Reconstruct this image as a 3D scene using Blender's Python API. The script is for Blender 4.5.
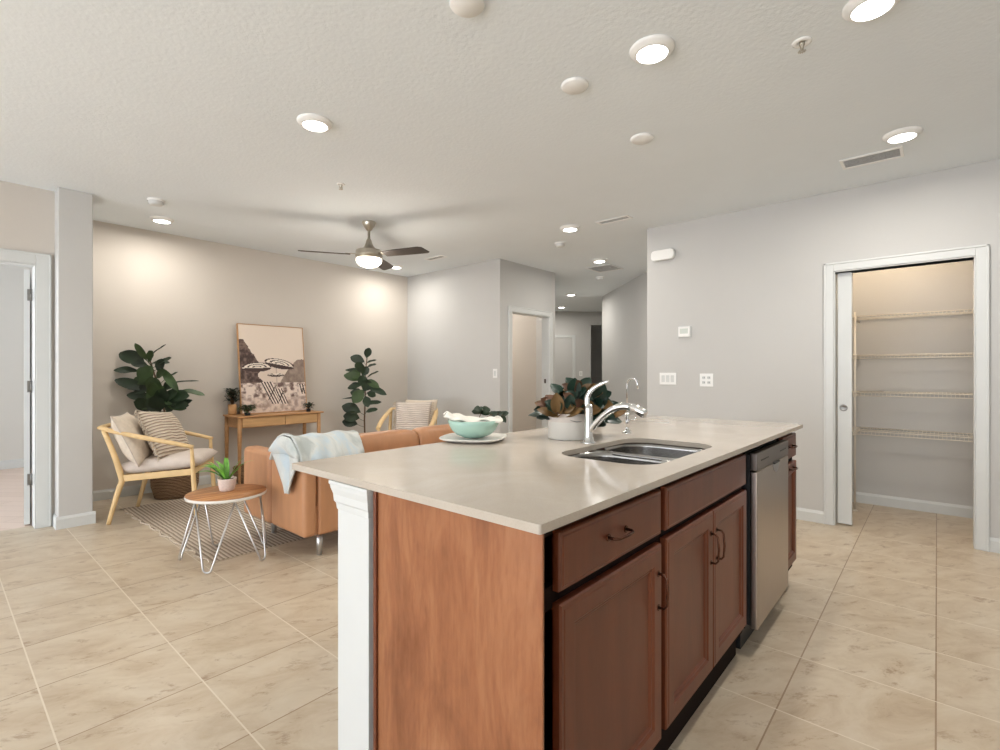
import bpy, bmesh, math, random
from mathutils import Vector, Matrix

for o in list(bpy.data.objects):
    bpy.data.objects.remove(o, do_unlink=True)
S = bpy.context.scene
COL = S.collection
PI = math.pi

# ---------------------------------------------------------------- camera, sky, exposure, daylight
HC = 1.205                      # camera height
F = 500.0                       # focal length in pixels (1000 px wide frame)
TH = math.atan(437 / 500.0)     # viewing direction, measured from +X
cam_d = bpy.data.cameras.new('camera')
cam = bpy.data.objects.new('camera', cam_d)
COL.objects.link(cam)
cam.location = (0, 0, HC)
cam.rotation_euler = (PI / 2, 0, TH - PI / 2)
cam_d.sensor_width = 36
cam_d.lens = 36 * F / 1000.0
cam_d.shift_y = -0.002
cam_d.clip_start = 0.02
S.camera = cam

S.view_settings.view_transform = 'Standard'
S.view_settings.look = 'None'
S.view_settings.gamma = 1
S.view_settings.use_curve_mapping = False
S.view_settings.exposure = 0.52

world = bpy.data.worlds.new('sky')
S.world = world
world.use_nodes = True
bg = world.node_tree.nodes['Background']
bg.inputs[0].default_value = (0.88, 0.925, 1.0, 1)
bg.inputs[1].default_value = 5.2
sun_d = bpy.data.lights.new('sun', 'SUN'); sun_d.energy = 16; sun_d.angle = math.radians(1); sun_d.color = (0.90, 0.93, 1.0)
sun = bpy.data.objects.new('sun', sun_d); COL.objects.link(sun)
sun.rotation_euler = Vector((-1.0, 0.05, 1.15)).to_track_quat('Z', 'Y').to_euler()   # added sun through the patio doors; its floor bounce brightens the ceiling

def portal(loc, rot, sx, sy):
    d = bpy.data.lights.new('window_daylight', 'AREA')
    d.shape = 'RECTANGLE'
    d.size = sx; d.size_y = sy
    d.cycles.is_portal = True
    o = bpy.data.objects.new('window_daylight', d)
    COL.objects.link(o)
    o.location = loc; o.rotation_euler = rot
    return o

# daylight enters by the sliding doors and windows behind the camera (light faces into the room)
portal((-4.5, 2.95, 1.2), (PI / 2, 0, -PI / 2), 3.3, 2.3)
portal((-4.5, -0.55, 1.2), (PI / 2, 0, -PI / 2), 2.3, 2.3)
portal((-2.5, 7.15, 1.35), (PI / 2, 0, -PI / 2), 2.7, 2.1)

# ---------------------------------------------------------------- materials
def lin(c):
    c = c / 255.0
    return c / 12.92 if c <= 0.04045 else ((c + 0.055) / 1.055) ** 2.4
def rgb(r, g, b):
    return (lin(r), lin(g), lin(b), 1)

class NT:
    def __init__(s, m):
        s.t = m.node_tree; s.n = s.t.nodes; s.b = s.n['Principled BSDF']
    def new(s, k, **kw):
        n = s.n.new(k)
        for a, v in kw.items():
            setattr(n, a, v)
        return n
    def link(s, a, b):
        s.t.links.new(a, b)
    def math(s, op, a, b=None, c=None):
        n = s.new('ShaderNodeMath', operation=op)
        for i, v in enumerate((a, b, c)):
            if v is None: continue
            if isinstance(v, (int, float)): n.inputs[i].default_value = v
            else: s.link(v, n.inputs[i])
        return n.outputs[0]
    def coords(s, scale=(1, 1, 1), kind='Object', rot=(0, 0, 0)):
        tc = s.new('ShaderNodeTexCoord'); mp = s.new('ShaderNodeMapping')
        mp.inputs['Scale'].default_value = scale
        mp.inputs['Rotation'].default_value = rot
        s.link(tc.outputs[kind], mp.inputs['Vector'])
        return mp.outputs['Vector']
    def noise(s, vec, scale, detail=3, rough=0.5, dist=0):
        n = s.new('ShaderNodeTexNoise')
        n.inputs['Scale'].default_value = scale
        n.inputs['Detail'].default_value = detail
        n.inputs['Roughness'].default_value = rough
        n.inputs['Distortion'].default_value = dist
        s.link(vec, n.inputs['Vector'])
        return n.outputs['Fac']
    def ramp(s, fac, stops):
        n = s.new('ShaderNodeValToRGB')
        e = n.color_ramp.elements
        while len(e) < len(stops): e.new(0.5)
        for i, (p, c) in enumerate(stops):
            e[i].position = p; e[i].color = c
        s.link(fac, n.inputs['Fac'])
        return n.outputs['Color']
    def mix(s, fac, a, b, mode='MIX'):
        n = s.new('ShaderNodeMix', data_type='RGBA', blend_type=mode)
        for sock, v in ((n.inputs[0], fac), (n.inputs[6], a), (n.inputs[7], b)):
            if isinstance(v, (int, float)): sock.default_value = v
            elif isinstance(v, tuple): sock.default_value = v
            else: s.link(v, sock)
        return n.outputs[2]
    def bump(s, h, strength, dist=0.01):
        n = s.new('ShaderNodeBump')
        n.inputs['Strength'].default_value = strength
        n.inputs['Distance'].default_value = dist
        s.link(h, n.inputs['Height'])
        s.link(n.outputs[0], s.b.inputs['Normal'])

def mat(name, col, rough=0.5, metal=0.0, var=0.0, vscale=8, vstretch=(1, 1, 1), bump=0.0, bscale=60, bdist=0.002, spec=0.5, coat=0.0):
    m = bpy.data.materials.new(name); m.use_nodes = True
    t = NT(m)
    t.b.inputs['Roughness'].default_value = rough
    t.b.inputs['Metallic'].default_value = metal
    t.b.inputs['Specular IOR Level'].default_value = spec
    t.b.inputs['Coat Weight'].default_value = coat
    t.b.inputs['Coat Roughness'].default_value = 0.1
    v = t.coords(vstretch)
    f = t.noise(v, vscale, 4)
    lo = tuple(max(0, c * (1 - var)) for c in col[:3]) + (1,)
    hi = tuple(min(1, c * (1 + var)) for c in col[:3]) + (1,)
    t.link(t.ramp(f, [(0.3, lo), (0.7, hi)]), t.b.inputs['Base Color'])
    if bump:
        t.bump(t.noise(t.coords(), bscale, 3), bump, bdist)
    return m

M = {}
M['wall'] = mat('painted_wall', rgb(198, 197, 194), 0.85, var=0.012, vscale=2, bump=0.25, bscale=55, bdist=0.002)
M['wall_warm'] = mat('painted_wall_living', rgb(208, 201, 192), 0.85, var=0.012, vscale=2, bump=0.25, bscale=55, bdist=0.002)
M['wall_cool'] = mat('painted_wall_bedroom', rgb(212, 210, 204), 0.85, var=0.012, vscale=2)
M['trim'] = mat('white_trim_paint', rgb(211, 213, 211), 0.4, var=0.01)
M['white_plastic'] = mat('white_plastic', rgb(240, 240, 237), 0.35, var=0.01)
M['ceiling'] = mat('knockdown_ceiling', rgb(230, 236, 239), 0.9, var=0.01, vscale=3, bump=0.36, bscale=52, bdist=0.005)
M['chrome'] = mat('chrome', rgb(225, 225, 225), 0.07, 1.0, var=0.02)
M['nickel'] = mat('brushed_nickel', rgb(190, 184, 172), 0.28, 1.0, var=0.05, vscale=20)
M['steel'] = mat('stainless_steel', rgb(176, 166, 158), 0.28, 1.0, var=0.03, vscale=5, vstretch=(30, 30, 1))
M['sink_steel'] = mat('sink_steel', rgb(160, 158, 155), 0.24, 1.0, var=0.05, vscale=12)
M['bronze'] = mat('dark_bronze', rgb(92, 58, 44), 0.25, 0.9, var=0.1)
M['black'] = mat('black_plastic', rgb(18, 18, 20), 0.5, var=0.05)
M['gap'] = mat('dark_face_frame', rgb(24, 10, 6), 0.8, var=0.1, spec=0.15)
M['hinge'] = mat('hinge_metal', rgb(150, 150, 148), 0.35, 0.9, var=0.05)
M['silver_leg'] = mat('silver_leg', rgb(205, 205, 205), 0.3, 0.9, var=0.02)
M['wire_white'] = mat('white_coated_wire', rgb(225, 218, 205), 0.45, var=0.02)
M['pale_wood'] = mat('pale_ash_wood', rgb(222, 190, 138), 0.45, var=0.1, vscale=9, vstretch=(1, 1, 1))
M['oak'] = mat('oak_console', rgb(186, 140, 94), 0.5, var=0.12, vscale=5, vstretch=(1, 9, 9))
M['blade'] = mat('dark_blade', rgb(58, 50, 44), 0.45, var=0.15, vscale=10)
M['cream_fabric'] = mat('cream_linen', rgb(216, 203, 186), 0.95, var=0.06, vscale=40, bump=0.5, bscale=350)
M['seat_fabric'] = mat('oatmeal_seat_fabric', rgb(214, 202, 192), 0.95, var=0.04, vscale=30, bump=0.4, bscale=350)
M['tassel'] = mat('wool_tassel', rgb(196, 182, 164), 0.95, var=0.25, vscale=60)
M['mint'] = mat('mint_ceramic', rgb(170, 204, 190), 0.25, var=0.03)
M['white_ceramic'] = mat('white_ceramic', rgb(228, 224, 216), 0.25, var=0.02)
M['stone_ceramic'] = mat('ribbed_stone_pot', rgb(216, 206, 196), 0.7, var=0.04, bump=0.3, bscale=90)
M['blush_pot'] = mat('blush_speckled_pot', rgb(216, 198, 188), 0.75, var=0.08, vscale=90)
M['tan_pot'] = mat('tan_pot', rgb(198, 152, 104), 0.7, var=0.06, vscale=30)
M['soil'] = mat('potting_soil', rgb(62, 48, 38), 1.0, var=0.3, vscale=80, bump=0.8, bscale=90)
M['napkin'] = mat('white_napkin', rgb(232, 228, 218), 0.9, var=0.03, vscale=20, bump=0.3, bscale=200)
M['leaf_dark'] = mat('dark_fiddle_leaf', rgb(30, 48, 28), 0.5, var=0.45, vscale=7)
M['leaf_mid'] = mat('olive_fiddle_leaf', rgb(58, 80, 42), 0.5, var=0.3, vscale=7)
M['leaf_bright'] = mat('bright_strap_leaf', rgb(110, 170, 62), 0.4, var=0.5, vscale=18, vstretch=(1, 1, 1))
M['leaf_mag'] = mat('deep_green_magnolia_leaf', rgb(26, 50, 38), 0.3, var=0.35, vscale=14)
M['leaf_rust'] = mat('rust_magnolia_leaf', rgb(112, 84, 46), 0.5, var=0.3, vscale=18)
M['leaf_brown'] = mat('brown_magnolia_leaf', rgb(92, 62, 44), 0.5, var=0.3, vscale=18)
M['bark'] = mat('brown_stem', rgb(98, 74, 52), 0.85, var=0.2, vscale=30)

def wood_grain(name, dark, mid, light, rough=0.35, st=(9, 9, 1.1), sc=2.2, fine=0.18):
    m = bpy.data.materials.new(name); m.use_nodes = True
    t = NT(m); t.b.inputs['Roughness'].default_value = rough
    v = t.coords(st)
    a = t.noise(v, sc, 5, 0.6, 0.8)
    v2 = t.coords((st[0] * 5, st[1] * 5, st[2] * 2.5))
    b = t.noise(v2, sc * 2.5, 4, 0.6)
    c = t.ramp(a, [(0.3, dark), (0.5, mid), (0.72, light)])
    d = t.ramp(b, [(0.35, (0.7, 0.66, 0.62, 1)), (0.6, (1, 1, 1, 1))])
    t.link(t.mix(fine * 2.5, c, d, 'MULTIPLY'), t.b.inputs['Base Color'])
    return m
M['panel'] = wood_grain('cherry_panel', rgb(128, 78, 50), rgb(152, 98, 65), rgb(172, 118, 82), 0.24, (3.2, 3.2, 1.0), 2.0)
M['door'] = wood_grain('stained_cabinet_door', rgb(94, 46, 25), rgb(106, 54, 31), rgb(116, 61, 36), 0.36, (4, 4, 0.8), 1.6, 0.08)
M['table_wood'] = wood_grain('table_top_wood', rgb(140, 88, 48), rgb(176, 118, 70), rgb(206, 156, 104), 0.45, (2, 14, 4), 2.2, 0.2)
M['leather'] = mat('cognac_leather', rgb(184, 133, 95), 0.42, var=0.07, vscale=5, vstretch=(4, 4, 1), bump=0.25, bscale=140, bdist=0.001)
M['basket'] = None

def special():
    # floor tiles: square grid, grout lines on world positions
    m = bpy.data.materials.new('travertine_tile'); m.use_nodes = True
    t = NT(m)
    tc = t.new('ShaderNodeTexCoord'); sx = t.new('ShaderNodeSeparateXYZ')
    t.link(tc.outputs['Object'], sx.inputs[0])
    P = 0.431
    gx = t.math('DIVIDE', t.math('SUBTRACT', sx.outputs[0], 0.277 - 10 * P), P)
    gy = t.math('DIVIDE', t.math('SUBTRACT', sx.outputs[1], 0.003 - 10 * P), P)
    def dist(g):
        fr = t.math('FRACT', g)
        return t.math('MULTIPLY', t.math('MINIMUM', fr, t.math('SUBTRACT', 1.0, fr)), P)
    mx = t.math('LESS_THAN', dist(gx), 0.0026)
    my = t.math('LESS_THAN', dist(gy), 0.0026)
    cid = t.new('ShaderNodeCombineXYZ')
    t.link(t.math('FLOOR', gx), cid.inputs[0]); t.link(t.math('FLOOR', gy), cid.inputs[1])
    wn = t.new('ShaderNodeTexWhiteNoise', noise_dimensions='3D'); t.link(cid.outputs[0], wn.inputs['Vector'])
    # each tile shifts the marbling so the pattern breaks at the grout
    vm = t.new('ShaderNodeVectorMath', operation='MULTIPLY_ADD')
    t.link(wn.outputs['Color'], vm.inputs[0]); vm.inputs[1].default_value = (7, 7, 7)
    t.link(tc.outputs['Object'], vm.inputs[2])
    mr = t.new('ShaderNodeMapping'); mr.inputs['Rotation'].default_value = (0, 0, 0.6)
    t.link(vm.outputs[0], mr.inputs['Vector'])
    mp = t.new('ShaderNodeMapping'); mp.inputs['Scale'].default_value = (2.2, 4.2, 1)
    t.link(mr.outputs[0], mp.inputs['Vector'])
    a = t.noise(mp.outputs[0], 1.7, 6, 0.66, 0.5)
    c = t.ramp(a, [(0.22, rgb(168, 146, 122)), (0.40, rgb(190, 172, 148)), (0.56, rgb(201, 186, 164)), (0.8, rgb(210, 198, 180))])
    b = t.noise(mp.outputs[0], 3.6, 6, 0.75, 0.3)
    d = t.ramp(b, [(0.30, rgb(190, 168, 150)), (0.44, (1, 1, 1, 1))])
    c = t.mix(0.8, c, d, 'MULTIPLY')
    tint = t.ramp(wn.outputs['Value'], [(0.0, (0.965, 0.955, 0.94, 1)), (1.0, (1, 1, 1, 1))])
    c = t.mix(1.0, c, tint, 'MULTIPLY')
    c = t.mix(my, c, rgb(152, 128, 104))  # two grout tones by direction: light and reflection painted into the colour
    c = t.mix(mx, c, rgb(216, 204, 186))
    t.link(c, t.b.inputs['Base Color'])
    t.b.inputs['Roughness'].default_value = 0.3
    t.b.inputs['Specular IOR Level'].default_value = 0.42
    h = t.math('SUBTRACT', t.math('MULTIPLY', a, 0.3), t.math('MAXIMUM', mx, my))
    t.bump(h, 0.25, 0.002)
    M['tile'] = m
    # bedroom floor
    m = bpy.data.materials.new('pale_plank_floor'); m.use_nodes = True
    t = NT(m)
    br = t.new('ShaderNodeTexBrick'); t.link(t.coords((1, 1, 1), rot=(0, 0, 0.9)), br.inputs['Vector'])
    br.inputs['Color1'].default_value = rgb(222, 202, 188); br.inputs['Color2'].default_value = rgb(214, 193, 178)
    br.inputs['Mortar'].default_value = rgb(196, 174, 158)
    br.inputs['Scale'].default_value = 1.0; br.inputs['Brick Width'].default_value = 1.2; br.inputs['Row Height'].default_value = 0.16
    br.inputs['Mortar Size'].default_value = 0.003
    t.link(br.outputs['Color'], t.b.inputs['Base Color']); t.b.inputs['Roughness'].default_value = 0.5
    M['plank'] = m
    # quartz
    m = bpy.data.materials.new('cream_quartz'); m.use_nodes = True
    t = NT(m)
    a = t.noise(t.coords(), 3.0, 6, 0.6, 1.2)
    c = t.ramp(a, [(0.3, rgb(182, 171, 158)), (0.55, rgb(188, 178, 165)), (0.75, rgb(194, 185, 173))])
    sp = t.ramp(t.noise(t.coords(), 260, 2), [(0.35, (0.93, 0.92, 0.9, 1)), (0.5, (1, 1, 1, 1))])
    t.link(t.mix(0.5, c, sp, 'MULTIPLY'), t.b.inputs['Base Color'])
    t.b.inputs['Roughness'].default_value = 0.13
    M['quartz'] = m
    # striped rug: rows run along Y
    m = bpy.data.materials.new('striped_rug'); m.use_nodes = True
    t = NT(m)
    v = t.coords()
    sx = t.new('ShaderNodeSeparateXYZ'); t.link(v, sx.inputs[0])
    n = t.noise(t.coords((1, 2.5, 1)), 3, 3)
    xx = t.math('ADD', sx.outputs[0], t.math('MULTIPLY', n, 0.018))
    s1 = t.math('SINE', t.math('MULTIPLY', xx, 2 * PI / 0.028))
    f = t.math('MULTIPLY_ADD', s1, 0.5, 0.5)
    dash = t.noise(t.coords((6, 45, 1)), 5, 2)
    f2 = t.math('MULTIPLY', f, t.math('MULTIPLY_ADD', dash, 1.4, 0.2))
    c = t.ramp(f2, [(0.2, rgb(198, 184, 166)), (0.8, rgb(142, 126, 111))])
    t.link(c, t.b.inputs['Base Color']); t.b.inputs['Roughness'].default_value = 0.95
    t.bump(t.math('SUBTRACT', 1.0, f2), 0.6, 0.006)
    M['rug'] = m
    # ribbed striped pillow
    m = bpy.data.materials.new('striped_woven_pillow'); m.use_nodes = True
    t = NT(m)
    v = t.coords(kind='UV')
    sx = t.new('ShaderNodeSeparateXYZ'); t.link(v, sx.inputs[0])
    n = t.noise(v, 7, 3)
    yy = t.math('ADD', sx.outputs[1], t.math('MULTIPLY', n, 0.035))
    s1 = t.math('MULTIPLY_ADD', t.math('SINE', t.math('MULTIPLY', yy, 2 * PI * 17)), 0.5, 0.5)
    c = t.ramp(s1, [(0.08, rgb(150, 130, 112)), (0.30, rgb(204, 189, 170)), (1.0, rgb(222, 209, 191))])
    t.link(c, t.b.inputs['Base Color']); t.b.inputs['Roughness'].default_value = 0.95
    t.bump(s1, 0.7, 0.01)
    M['striped'] = m
    m = m.copy(); m.name = 'pale_pleated_pillow'
    for nd in m.node_tree.nodes:
        if nd.type == 'VALTORGB':
            nd.color_ramp.elements[0].color = rgb(176, 160, 150)
            nd.color_ramp.elements[1].color = rgb(214, 203, 192)
            nd.color_ramp.elements[2].color = rgb(222, 212, 202)
    M['pleated'] = m
    # pale blue / cream throw
    m = bpy.data.materials.new('pale_blue_throw'); m.use_nodes = True
    t = NT(m)
    a = t.noise(t.coords((2.6, 1, 1)), 3.2, 4, 0.6, 0.5)
    c = t.ramp(a, [(0.38, rgb(190, 203, 210)), (0.5, rgb(205, 207, 203)), (0.64, rgb(176, 182, 180))])
    t.link(c, t.b.inputs['Base Color']); t.b.inputs['Roughness'].default_value = 0.95
    t.bump(t.noise(t.coords(), 120, 3), 0.6, 0.004)
    M['throw'] = m
    # woven basket
    m = bpy.data.materials.new('woven_seagrass'); m.use_nodes = True
    t = NT(m)
    w = t.new('ShaderNodeTexWave', wave_type='BANDS', bands_direction='Z')
    w.inputs['Scale'].default_value = 22; w.inputs['Distortion'].default_value = 3.5; w.inputs['Detail'].default_value = 2
    t.link(t.coords(), w.inputs['Vector'])
    c = t.ramp(w.outputs['Fac'], [(0.2, rgb(88, 62, 42)), (0.6, rgb(150, 118, 86)), (1, rgb(182, 150, 116))])
    t.link(c, t.b.inputs['Base Color']); t.b.inputs['Roughness'].default_value = 0.9
    t.bump(w.outputs['Fac'], 0.8, 0.01)
    M['basket'] = m
    # print
    m = bpy.data.materials.new('printed_canvas'); m.use_nodes = True
    t = NT(m)
    at = t.new('ShaderNodeVertexColor'); at.layer_name = 'print'
    t.link(at.outputs['Color'], t.b.inputs['Base Color']); t.b.inputs['Roughness'].default_value = 0.6
    M['print'] = m
special()

def emis(name, col, s):
    m = bpy.data.materials.new(name); m.use_nodes = True
    t = NT(m); t.b.inputs['Base Color'].default_value = col
    t.b.inputs['Emission Color'].default_value = col
    t.b.inputs['Emission Strength'].default_value = s
    return m
M['lamp'] = emis('lit_lens', (1.0, 0.97, 0.92, 1), 9)
M['fan_glass'] = emis('lit_frosted_glass', (1.0, 0.93, 0.82, 1), 3.2)
M['pantry_glass'] = emis('lit_warm_glass', (1.0, 0.8, 0.6, 1), 6)

# ---------------------------------------------------------------- mesh helpers
class MB:
    def __init__(s):
        s.bm = bmesh.new(); s.uv = None
    def box(s, x0, x1, y0, y1, z0, z1, mi=0, fr=None):
        v = [Vector((x, y, z)) for x in (x0, x1) for y in (y0, y1) for z in (z0, z1)]
        if fr: v = [fr(p) for p in v]
        v = [s.bm.verts.new(p) for p in v]
        for f in ((0, 1, 3, 2), (4, 6, 7, 5), (0, 4, 5, 1), (2, 3, 7, 6), (0, 2, 6, 4), (1, 5, 7, 3)):
            fc = s.bm.faces.new([v[i] for i in f]); fc.material_index = mi
        return s
    def obox(s, p, q, w, h, up=(0, 0, 1), mi=0):
        """bar of width w (sideways) and height h (along up) between points p and q"""
        p = Vector(p); q = Vector(q); d = (q - p).normalized(); u = Vector(up)
        sd = d.cross(u).normalized(); u = sd.cross(d).normalized()
        vs = [s.bm.verts.new(c + sd * a * w / 2 + u * b * h / 2) for c in (p, q) for a in (-1, 1) for b in (-1, 1)]
        for f in ((0, 1, 3, 2), (4, 6, 7, 5), (0, 4, 5, 1), (2, 3, 7, 6), (0, 2, 6, 4), (1, 5, 7, 3)):
            s.bm.faces.new([vs[i] for i in f]).material_index = mi
        return s
    def tube(s, pts, r, n=10, mi=0, flat=None, closed=False):
        pts = [Vector(p) for p in pts]
        rs = r if isinstance(r, (list, tuple)) else [r] * len(pts)
        rings = []; prev = None
        N = len(pts)
        for i, p in enumerate(pts):
            if closed: d = pts[(i + 1) % N] - pts[i - 1]
            else: d = (pts[min(i + 1, N - 1)] - pts[max(i - 1, 0)])
            d.normalize()
            if prev is None:
                a = Vector((0, 0, 1)) if abs(d.z) < 0.9 else Vector((1, 0, 0))
                u = d.cross(a).normalized()
            else:
                u = (prev - d * prev.dot(d)).normalized()
            prev = u; w = d.cross(u)
            fl = flat or (1, 1)
            rings.append([s.bm.verts.new(p + (u * math.cos(2 * PI * k / n) * fl[0] + w * math.sin(2 * PI * k / n) * fl[1]) * rs[i]) for k in range(n)])
        for i in range(N if closed else N - 1):
            A, B = rings[i], rings[(i + 1) % N]
            for k in range(n):
                f = s.bm.faces.new((A[k], A[(k + 1) % n], B[(k + 1) % n], B[k])); f.material_index = mi; f.smooth = True
        if not closed:
            s.bm.faces.new(rings[0][::-1]).material_index = mi
            s.bm.faces.new(rings[-1]).material_index = mi
        return s
    def lathe(s, prof, c=(0, 0, 0), n=32, mi=0, sx=1, sy=1, smooth=True, fn=None):
        c = Vector(c); rings = []
        for r, z in prof:
            if r < 1e-5:
                rings.append([s.bm.verts.new(c + Vector((0, 0, z)))]); continue
            ring = []
            for k in range(n):
                a = 2 * PI * k / n
                p = Vector((r * math.cos(a) * sx, r * math.sin(a) * sy, z))
                if fn: p = fn(p, a)
                ring.append(s.bm.verts.new(c + p))
            rings.append(ring)
        for A, B in zip(rings, rings[1:]):
            if len(A) == 1 and len(B) == 1: continue
            for k in range(n):
                if len(A) == 1: vs = (A[0], B[(k + 1) % n], B[k])
                elif len(B) == 1: vs = (A[k], A[(k + 1) % n], B[0])
                else: vs = (A[k], A[(k + 1) % n], B[(k + 1) % n], B[k])
                f = s.bm.faces.new(vs); f.material_index = mi; f.smooth = smooth
        return s
    def grid(s, fn, nu, nv, mi=0, uv=False, smooth=True):
        g = [[s.bm.verts.new(fn(i / nu, j / nv)) for j in range(nv + 1)] for i in range(nu + 1)]
        if uv and s.uv is None: s.uv = s.bm.loops.layers.uv.new('UVMap')
        for i in range(nu):
            for j in range(nv):
                f = s.bm.faces.new((g[i][j], g[i + 1][j], g[i + 1][j + 1], g[i][j + 1]))
                f.material_index = mi; f.smooth = smooth
                if uv:
                    for l, (a, b) in zip(f.loops, ((i, j), (i + 1, j), (i + 1, j + 1), (i, j + 1))):
                        l[s.uv].uv = (a / nu, b / nv)
        return s
    def prism(s, poly, z0, z1, fr=None, mi=0):
        a = [Vector((x, y, z0)) for x, y in poly]; b = [Vector((x, y, z1)) for x, y in poly]
        if fr: a = [fr(p) for p in a]; b = [fr(p) for p in b]
        a = [s.bm.verts.new(p) for p in a]; b = [s.bm.verts.new(p) for p in b]
        n = len(a)
        s.bm.faces.new(a[::-1]).material_index = mi; s.bm.faces.new(b).material_index = mi
        for k in range(n):
            s.bm.faces.new((a[k], a[(k + 1) % n], b[(k + 1) % n], b[k])).material_index = mi
        return s
    def build(s, name, mats, parent=None, bevel=0, seg=2, off=None, merge=False, solid=0, sub=0, norm=True):
        """coordinates are the parent's own; off subtracts a world offset"""
        if off is not None:
            bmesh.ops.translate(s.bm, verts=s.bm.verts, vec=-Vector(off))
        if merge: bmesh.ops.remove_doubles(s.bm, verts=s.bm.verts, dist=1e-5)
        if norm: bmesh.ops.recalc_face_normals(s.bm, faces=s.bm.faces)
        me = bpy.data.meshes.new(name); s.bm.to_mesh(me); s.bm.free()
        if not isinstance(mats, (list, tuple)): mats = [mats]
        for m in mats: me.materials.append(m)
        o = bpy.data.objects.new(name, me); COL.objects.link(o)
        if parent: o.parent = parent
        if bevel:
            b = o.modifiers.new('bevel', 'BEVEL'); b.width = bevel; b.segments = seg; b.limit_method = 'ANGLE'; b.angle_limit = 0.9
            for p in me.polygons: p.use_smooth = True
            wn = o.modifiers.new('wn', 'WEIGHTED_NORMAL'); wn.keep_sharp = True
        if sub:
            b = o.modifiers.new('sub', 'SUBSURF'); b.levels = sub; b.render_levels = sub
        if solid:
            b = o.modifiers.new('solid', 'SOLIDIFY'); b.thickness = solid; b.offset = 0
        return o

def tag(o, label, cat, group=None):
    o['label'] = label; o['category'] = cat
    if group: o['group'] = group
    return o
def thing(name, loc, label, cat, group=None, rz=0):
    o = bpy.data.objects.new(name, None); COL.objects.link(o)
    o.empty_display_size = 0.1
    o.location = loc; o.rotation_euler = (0, 0, rz)
    return tag(o, label, cat, group)
def struct(o):
    o['kind'] = 'structure'; return o
def copy_tree(o, parent=None):
    c = o.copy(); COL.objects.link(c); c.parent = parent
    for ch in o.children: copy_tree(ch, c)
    return c

HZ = 2.641
WT = 0.12
# ---------------------------------------------------------------- the shell
def S_(mb, name, m, **k): return struct(mb.build(name, m, **k))

b = MB()
b.box(-4.7, 12.5, -2.8, 5.38, -0.1, 0); b.box(0.87, 12.5, 5.38, 11, -0.1, 0)
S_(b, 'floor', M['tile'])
S_(MB().box(-3.2, 0.87, 5.38, 9.1, -0.1, 0.0), 'floor', M['plank'])
S_(MB().box(-4.7, 12.5, -2.8, 11, HZ, HZ + 0.12), 'ceiling', M['ceiling'])

# right wall with the pantry opening
PY0, PY1, PZ = -0.20, 0.615, 2.0
XR = 4.725
b = MB()
b.box(XR, XR + WT, PY1, 2.178, 0, HZ); b.box(XR, XR + WT, -2.8, PY0, 0, HZ); b.box(XR, XR + WT, PY0, PY1, PZ, HZ)
S_(b, 'wall_right', M['wall'])
S_(MB().box(XR + WT, 5.83, 2.058, 2.178, 0, HZ), 'wall_niche', M['wall'])
# pantry shell
b = MB()
b.box(5.71, 5.83, -1.2, 1.0, 0, HZ); b.box(XR + WT, 5.71, 0.95, 1.07, 0, HZ); b.box(XR + WT, 5.71, -1.2, -1.08, 0, HZ)
S_(b, 'wall_pantry', M['wall'])
# living room
S_(MB().box(0.873, XR + WT, 5.97, 6.09, 0, HZ), 'wall_back', M['wall_warm'])
S_(MB().box(XR, XR + WT, 4.13, 5.97, 0, HZ), 'wall_living', M['wall'])
S_(MB().box(0.66, 0.873, 5.10, 6.09, 0, HZ), 'wall_pillar', M['wall'], bevel=0.008)
DX0, DX1, DZ = -0.262, 0.551, 2.045
b = MB()
b.box(-4.5, DX0, 5.26, 5.38, 0, HZ); b.box(DX1, 0.66, 5.26, 5.38, 0, HZ); b.box(DX0, DX1, 5.26, 5.38, DZ, HZ)
S_(b, 'wall_left', M['wall_warm'])
# bedroom beyond the left doorway
b = MB()
b.box(-3.2, 1.5, 8.8, 8.92, 0, HZ); b.box(1.3, 1.42, 6.09, 8.8, 0, HZ)
b.box(-2.62, -2.5, 5.38, 5.8, 0, HZ); b.box(-2.62, -2.5, 8.5, 8.8, 0, HZ); b.box(-2.62, -2.5, 5.8, 8.5, 0, 0.3); b.box(-2.62, -2.5, 5.8, 8.5, 2.4, HZ)
S_(b, 'wall_bedroom', M['wall_cool'])
# doorway wall beside the hall
HX0, HX1, HDZ = 4.95, 5.775, 2.0
b = MB()
b.box(XR + WT, HX0, 4.13, 4.25, 0, HZ); b.box(HX1, 5.925, 4.13, 4.25, 0, HZ); b.box(HX0, HX1, 4.13, 4.25, HDZ, HZ)
S_(b, 'wall_hall_door', M['wall'])
# hall at 45 degrees: u runs down the hall, v to the right
O = Vector((5.925, 4.13, 0)); r2 = math.sqrt(0.5)
def uv(p): return O + Vector(((p.x + p.y) * r2, (p.x - p.y) * r2, p.z))
S_(MB().box(-1.483, 2.15, 1.278, 1.398, 0, HZ, fr=uv), 'wall_hall_right', M['wall'])
S_(MB().box(0.0, 4.43, -0.12, 0.0, 0, HZ, fr=uv), 'wall_hall_left', M['wall'])
UF = 4.43
b = MB()
b.box(UF, UF + 0.12, -0.12, 1.64, 0, HZ, fr=uv); b.box(UF, UF + 0.12, 1.64, 2.5, 2.33, HZ, fr=uv); b.box(UF, UF + 0.12, 2.5, 3.3, 0, HZ, fr=uv)
b.box(2.15, UF, 2.6, 2.72, 0, HZ, fr=uv); b.box(2.03, 2.15, 1.398, 2.72, 0, HZ, fr=uv)
S_(b, 'wall_hall_end', M['wall'])
b = MB()
b.box(6.4, 6.52, 1.4, 3.2, 0, HZ, fr=uv); b.box(UF + .12, 6.5, 3.1, 3.22, 0, HZ, fr=uv); b.box(UF + .12, 6.5, 1.4, 1.52, 0, HZ, fr=uv)
S_(b, 'wall_passage', M['wall'])
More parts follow.
